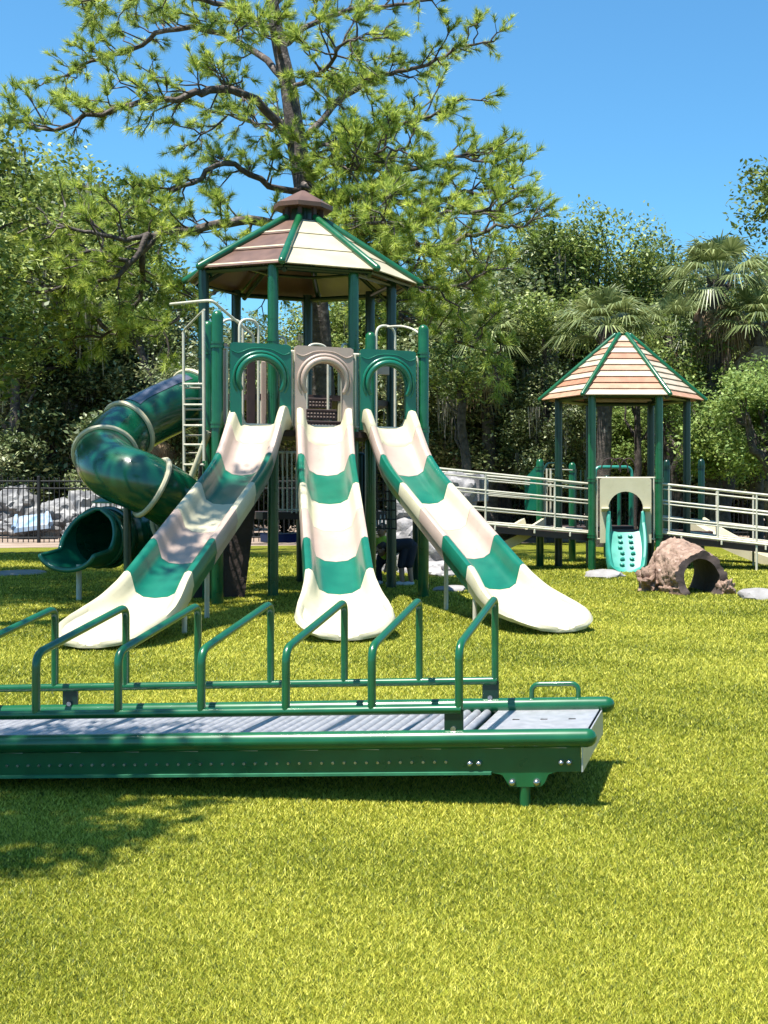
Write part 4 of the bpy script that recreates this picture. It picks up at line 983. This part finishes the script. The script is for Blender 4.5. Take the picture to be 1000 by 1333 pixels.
# big pine -----------------------------------------------------------
def pine():
    D0 = 27.0; base = Vector(((425-VX)/FPX*D0, D0, 0)); t = thing('pine_tree', 'big spreading pine with bright needle tufts towering behind the play tower', 'tree', base)
    def L(x, y, d=0): return W(x, y, D0+d)-base
    b = MB(); g = random.Random(12); tips = []
    tr = spline([L(425, 705), L(420, 560), L(412, 420), L(402, 300), L(397, 245), L(386, 185), L(376, 115), L(362, 50), L(352, -20), L(345, -110), L(350, -190)], 4)
    b.tube(tr, [.34-.27*i/(len(tr)-1) for i in range(len(tr))], 12, cap='none')
    LIMBS = [
        ([(386, 200, 0), (330, 130, -1), (270, 120, -2), (225, 128, -2.5), (150, 140, -3), (60, 165, -3), (12, 158, -3)], .12),
        ([(376, 110, 0), (320, 60, 1), (240, 40, 1.5), (170, 60, 2), (110, 85, 2), (72, 100, 2)], .10),
        ([(397, 250, 0), (350, 245, -1), (300, 215, -1.5), (240, 245, -2), (190, 265, -2.5), (140, 290, -2.5)], .09),
        ([(403, 300, 0), (330, 290, -2), (255, 292, -3), (200, 308, -3.5), (165, 345, -4), (110, 365, -4.3), (40, 375, -4.5)], .13),
        ([(200, 308, -3.5), (180, 340, -3.5), (190, 380, -3), (140, 430, -3), (70, 450, -3)], .08),
        ([(200, 308, -3.5), (150, 310, -4), (90, 300, -4), (30, 290, -4)], .06),
        ([(386, 190, 0), (440, 130, 1), (500, 95, 1.5), (545, 90, 2), (600, 58, 2), (650, 48, 2)], .09),
        ([(397, 240, 0), (440, 190, -1), (500, 165, -1), (560, 150, -1.5), (605, 128, -2)], .08),
        ([(397, 235, 0), (430, 250, -1.5), (520, 225, -2), (590, 205, -2.5), (640, 215, -2.5)], .08),
        ([(402, 270, 0), (470, 262, -1.5), (540, 258, -2), (620, 245, -2.5), (685, 242, -2.5)], .10),
        ([(404, 310, 0), (480, 320, -2), (560, 330, -3), (640, 305, -3), (675, 300, -3)], .10),
        ([(366, 60, 0), (420, 30, 1), (480, 10, 1), (545, 5, 1), (575, -12, 1)], .08),
        ([(362, 40, 0), (300, 12, -1), (240, 0, -1.5), (170, -8, -1.5), (100, 0, -1.5)], .08),
        ([(404, 310, 0), (500, 300, -3), (590, 285, -4), (650, 275, -4.5)], .07), ([(404, 320, 0), (480, 345, -3), (570, 375, -4), (640, 360, -4.5)], .07), ([(404, 300, 0), (450, 285, -3), (520, 300, -4.5), (560, 345, -5)], .06), ([(397, 245, 0), (450, 225, -2), (500, 195, -3), (540, 190, -3.5)], .05), ([(404, 310, 0), (470, 370, -2), (530, 410, -3), (590, 445, -3.5), (655, 465, -3.5)], .07),
        ([(404, 320, 0), (340, 360, -2), (270, 390, -3), (210, 440, -3.5)], .07),
        ([(356, 10, 0), (400, -40, .5), (470, -70, 1), (540, -60, 1)], .07), ([(350, -40, 0), (280, -80, -.5), (200, -80, -1)], .07),
        ([(380, 150, 0), (350, 165, 2), (300, 160, 3), (250, 185, 3)], .06), ([(376, 115, 0), (420, 90, -2), (450, 60, -3), (480, 55, -3.5)], .06),
        ([(365, 70, 0), (340, 30, -2), (300, 45, -3)], .06), ([(397, 235, 0), (420, 190, -2), (450, 215, -3), (480, 205, -3.5)], .06),
        ([(140, 430, -3), (110, 400, -3), (50, 410, -3)], .05), ([(165, 345, -4), (120, 330, -4), (70, 340, -4.2)], .05)]
    for pts, r0 in LIMBS:
        P = [L(x, y, d) for x, y, d in pts]; P = [P[0]]+[p+Vector((g.uniform(-.08, .08), g.uniform(-.2, .2), g.uniform(-.08, .08))) for p in P[1:]]; path = spline(P, 5)
        for i in range(1, len(path)-1): path[i] = path[i]+Vector((g.gauss(0, .03), g.gauss(0, .03), g.gauss(0, .03)))
        n = len(path); b.tube(path, [r0*.78*(1-.85*i/(n-1))+.008 for i in range(n)], 7, cap='none')
        ln = [0]
        for p, q in zip(path, path[1:]): ln.append(ln[-1]+(q-p).length)
        s = ln[-1]*.22
        while s < ln[-1]:
            i = max(j for j in range(n-1) if ln[j] <= s); p = path[i].lerp(path[i+1], (s-ln[i])/(ln[i+1]-ln[i])); d = (path[i+1]-path[i]).normalized(); fr = s/ln[-1]
            sd = Vector((g.gauss(0, 1), g.gauss(0, 1), g.gauss(.25, .6))); sd = (sd-d*sd.dot(d)).normalized(); dirn = (sd*.9+d*g.uniform(.3, 1.0)).normalized(); l2 = g.uniform(.45, 1.25)*(1.15-.4*fr)
            e = p+dirn*l2; q = limb(b, p, e, .022, .009, g.random(), 4, 5, .22)
            tips.append((e, dirn))
            for _ in range(g.choice((3, 4, 5))):
                f = g.uniform(.35, 1); pp = q[min(4, int(f*4))]; d3 = (dirn+Vector((g.gauss(0, .75), g.gauss(0, .75), g.gauss(.25, .5)))).normalized(); l3 = g.uniform(.2, .5); e3 = pp+d3*l3
                b.tube([pp, pp.lerp(e3, .5)+Vector((0, 0, .02)), e3], [.009, .007, .005], 4, cap='none'); tips.append((e3, d3))
                if g.random() < .45: tips.append((pp.lerp(e3, .5), d3))
            s += g.uniform(.09, .24)
        tips.append((path[-1], (path[-1]-path[-2]).normalized()))
    b.build('trunk', 'pinebark', t, angle=60)
    P = np.array([tuple(p) for p, d in tips]); Dn = np.array([tuple(d) for p, d in tips]); K = 72; n = len(P)
    base_ = np.repeat(P, K, 0); dr = np.repeat(Dn, K, 0)*.75+np.array([0, 0, .3])+unit(n*K)*.72; dr /= np.linalg.norm(dr, axis=1, keepdims=True)
    base_ = base_-np.repeat(Dn, K, 0)*(RNG.random(n*K)*.14)[:, None]
    ln = (.09+.15*RNG.random(n*K))[:, None]; side = np.cross(dr, unit(n*K)); side /= np.linalg.norm(side, axis=1, keepdims=True); w = .0064
    v = np.stack([base_-side*w, base_+side*w, base_+dr*ln-np.array([0, 0, .03])], 1).reshape(-1, 3)
    tt = np.clip(np.repeat(RNG.normal(.5, .15, n), K)+RNG.normal(0, .17, n*K), 0, 1); npmesh('needles', v, 3, tt, 'needle', t)
    # a few brown cones / moss wisps
    return t
pine()

# palms ------------------------------------------------------------------
def make_palm(seed, h, lean, nf=40, fl=1.5):
    root = thing('palm_tree', 'x', 'tree'); g = random.Random(seed); b = MB(); top = Vector((lean, 0, h))
    n = 14; pts = [Vector((lean*(i/n)**2, 0, h*i/n)) for i in range(n+1)]; b.tube(pts, [.17+.015*(i % 2) for i in range(n+1)], 10, cap='none')
    for i in range(40):
        a = g.random()*6.28; z = h-.1-g.random()*.9; c = Vector((lean+.18*math.cos(a), .18*math.sin(a), z)); b.tube([c, c+Vector((math.cos(a)*.12, math.sin(a)*.12, .18))], [.03, .02], 5)
    b.build('trunk', 'bark', root, angle=60)
    V, T, Vd, Td = [], [], [], []
    for i in range(nf):
        dead = i >= nf-12; a = i*2.4+g.random()*.4; el = R(80-125*(i/(nf-1))**.9)+g.uniform(-.12, .12)
        if dead: el = R(-55-25*g.random())
        st = Vector((math.cos(a)*math.cos(el), math.sin(a)*math.cos(el), math.sin(el))); pl = fl*g.uniform(.45, .62); hub = top+st*pl+Vector((0, 0, -.1*pl))
        side = st.cross(Vector((0, 0, 1))).normalized(); nr = side.cross(st).normalized()
        ns = 26
        for j in range(ns):
            th = R(-95+190*j/(ns-1)); d = (st*math.cos(th)+side*math.sin(th)).normalized(); L1 = fl*.52*(.75+.25*math.cos(th))*g.uniform(.85, 1.1); w = .022
            p0 = hub; p1 = hub+d*L1*.5+nr*.02+Vector((0, 0, -.03)); p2 = hub+d*L1-Vector((0, 0, L1*(.28+.35*g.random()+(.3 if dead else 0))))
            wd = (-st*math.sin(th)+side*math.cos(th)).normalized()*w
            tn = min(1, max(0, .5+g.gauss(0, .2)))
            (Vd if dead else V).extend([p0-wd*.3, p0+wd*.3, p1+wd, p1-wd, p1-wd, p1+wd, p2+wd*.15, p2-wd*.15]); (Td if dead else T).extend([tn, tn])
        bb = [hub, top]; sw = side*.012; (Vd if dead else V).extend([top-sw*1.6, top+sw*1.6, hub+sw, hub-sw]); (Td if dead else T).append(.5)
    npmesh('fronds', np.array([tuple(v) for v in V]), 4, np.array(T), 'palm', root); npmesh('dead_fronds', np.array([tuple(v) for v in Vd]), 4, np.array(Td), 'palm_dead', root)
    return root
PL = [(785, 30, 420, 1, 1.0, 'sabal palm standing left of the gazebo roof peak'), (925, 32, 372, 2, 1.05, 'sabal palm at right with its crown against the sky'), (640, 33, 440, 3, 1.0, 'sabal palm between the tower and the gazebo, half hidden by oaks'),
      (985, 31, 425, 4, 1.0, 'sabal palm at the right edge, lower than its neighbour'), (868, 35, 430, 5, .9, 'sabal palm between the two larger palms at right'), (215, 36, 560, 6, .8, 'low sabal palm behind the ladder side of the tower')]
pbase = [make_palm(31, 6.0, .25), make_palm(32, 6.2, -.3)]
for i, (x, D, yc, sd, s, lab) in enumerate(PL):
    o = pbase[i] if i < 2 else copy_tree(pbase[i % 2]); hh = (EYE-(yc-HY)/FPX*D); sc_ = hh/6.1; o.location = ((x-VX)/FPX*D, D, 0); o.scale = (s, s, sc_); o.rotation_euler.z = sd*1.1; o['label'] = lab; o['group'] = 'sabal palms behind the fence'; o['category'] = 'tree'

# bare pale trunks seen under the crowns
def bare(x0, x1, D, ytop, r, lab, seed):
    a = Vector(((x0-VX)/FPX*D, D, 0)); e = W(x1, ytop, D)-a; t = thing('slender_tree', lab, 'tree', a, 0, 'slender trunks in front of the oaks'); b = MB(); limb(b, (0, 0, -.05), e, r, r*.6, seed, 7, 8, .07); 
    for i in range(4): limb(b, e*(.55+.12*i), e*(.6+.12*i)+Vector((random.Random(seed+i).uniform(-.9, .9), .2, .8)), r*.4, r*.12, seed+i, 4, 5, .2)
    b.build('trunk', 'bark', t, angle=60)
    cs, pts, tn = crown_points(12, 220, 1.0, .8, .7, .5, seed, -.9); npmesh('crown', leaves(pts+np.array(e)+np.array([0, 0, .4]), np.full(len(pts), .12)), 4, tn, 'oak', t)
bare(877, 893, 32, 490, .13, 'pale slender trunk seen between the right gazebo posts', 1); bare(946, 946, 34, 440, .2, 'thick brown trunk right of the gazebo', 2); bare(716, 708, 33, 440, .09, 'thin pale trunk left of the gazebo', 3)
bare(232, 180, 39, 440, .17, 'leaning brown trunk above the tube slide', 4); bare(25, 20, 40, 480, .22, 'stout trunk just behind the left fence', 5); bare(825, 828, 34, 500, .12, 'straight trunk seen through the gazebo', 6); bare(620, 598, 31, 500, .15, 'forked dark trunk right of the tower', 7)

# side trees out of view that throw the dappled shade
def shade_tree(x, y, h, s, k, lab):
    o = copy_tree(OAKS[k]); o.location = (x, y, 0); o.scale = (s, s, s*h); o.rotation_euler.z = x; o['label'] = lab; o['group'] = 'oaks at the left side'; return o
shade_tree(-9.9, 17.5, 1.0, .8, 2, 'oak standing outside the left edge beside the tube slide'); shade_tree(-12.3, 23.5, 1.0, .95, 0, 'oak standing outside the left edge further back')
so = make_oak(909, 5.6, 1.35, 1.0, 'oak', nl=34, per=620, lr=.5, leaf=.11); so.location = (-4.35, 3.05, 0); so['label'] = 'oak beside the camera on the left whose crown shades the turf'; so['category'] = 'tree'; 
s2 = make_oak(911, 9.2, 1.5, 1.0, 'oak', nl=16, per=180, lr=.42, leaf=.12); s2.location = (-6.15, 10.5, 0); s2['label'] = 'tall oak outside the left edge whose high crown dapples the left slide'; s2['category'] = 'tree'
s3 = make_oak(912, 9.6, 2.6, 1.2, 'oak', nl=44, per=320, lr=.6, leaf=.14); s3.location = (-9.4, 13.2, 0); s3['label'] = 'tallest oak outside the left edge, shading the turf left of the tube slide'; s3['category'] = 'tree'
# branch coming in from the right
rt = make_oak(808, 6.1, 1.7, 1.5, 'oak', nl=40, per=330, lr=.42, leaf=.1); rt.location = ((1125-VX)/FPX*21, 21, 0); rt.scale = (1, 1, 1.05); rt['label'] = 'oak outside the right edge whose leafy branches reach into the sky'; rt['category'] = 'tree'

# ================================================================ LIGHT, SKY, CAMERA
sunv = Vector((-.21, -.27, 1)).normalized(); el = math.asin(sunv.z); az = math.atan2(sunv.x, sunv.y)
sl = bpy.data.lights.new('sun', 'SUN'); sl.energy = 5.0; sl.angle = R(.53); sl.color = (1, .955, .88); so_ = bpy.data.objects.new('sun', sl); COL.objects.link(so_); so_.rotation_euler = (-sunv).to_track_quat('-Z', 'Y').to_euler()
w = bpy.data.worlds.new('World'); SC.world = w; w.use_nodes = True; N = w.node_tree.nodes; Lk = w.node_tree.links
sky = N.new('ShaderNodeTexSky'); sky.sky_type = 'NISHITA'; sky.sun_disc = False; sky.sun_elevation = el; sky.sun_rotation = az; sky.air_density = 1.0; sky.dust_density = .6; sky.ozone_density = 2.5
bg = N['Background']; bg.inputs[1].default_value = .068; 
tm = N.new('ShaderNodeMix'); tm.data_type = 'RGBA'; tm.blend_type = 'MULTIPLY'; tm.inputs[0].default_value = 1; tm.inputs[7].default_value = (.66, 1.22, 1.42, 1)
Lk.new(sky.outputs[0], tm.inputs[6]); Lk.new(tm.outputs[2], bg.inputs[0])
cam = bpy.data.cameras.new('camera'); co = bpy.data.objects.new('camera', cam); COL.objects.link(co); SC.camera = co
co.location = (0, 0, EYE); co.rotation_euler = (PI/2, 0, 0); cam.sensor_width = 36; cam.sensor_fit = 'AUTO'; cam.lens = FPX*36/1333
cam.shift_x = (500-VX)/1333; cam.shift_y = -(666.5-HY)/1333; cam.clip_end = 2000; cam.clip_start = .05
SC.view_settings.view_transform = 'Standard'; SC.view_settings.look = 'None'; SC.view_settings.exposure = 1.16; SC.view_settings.gamma = 1
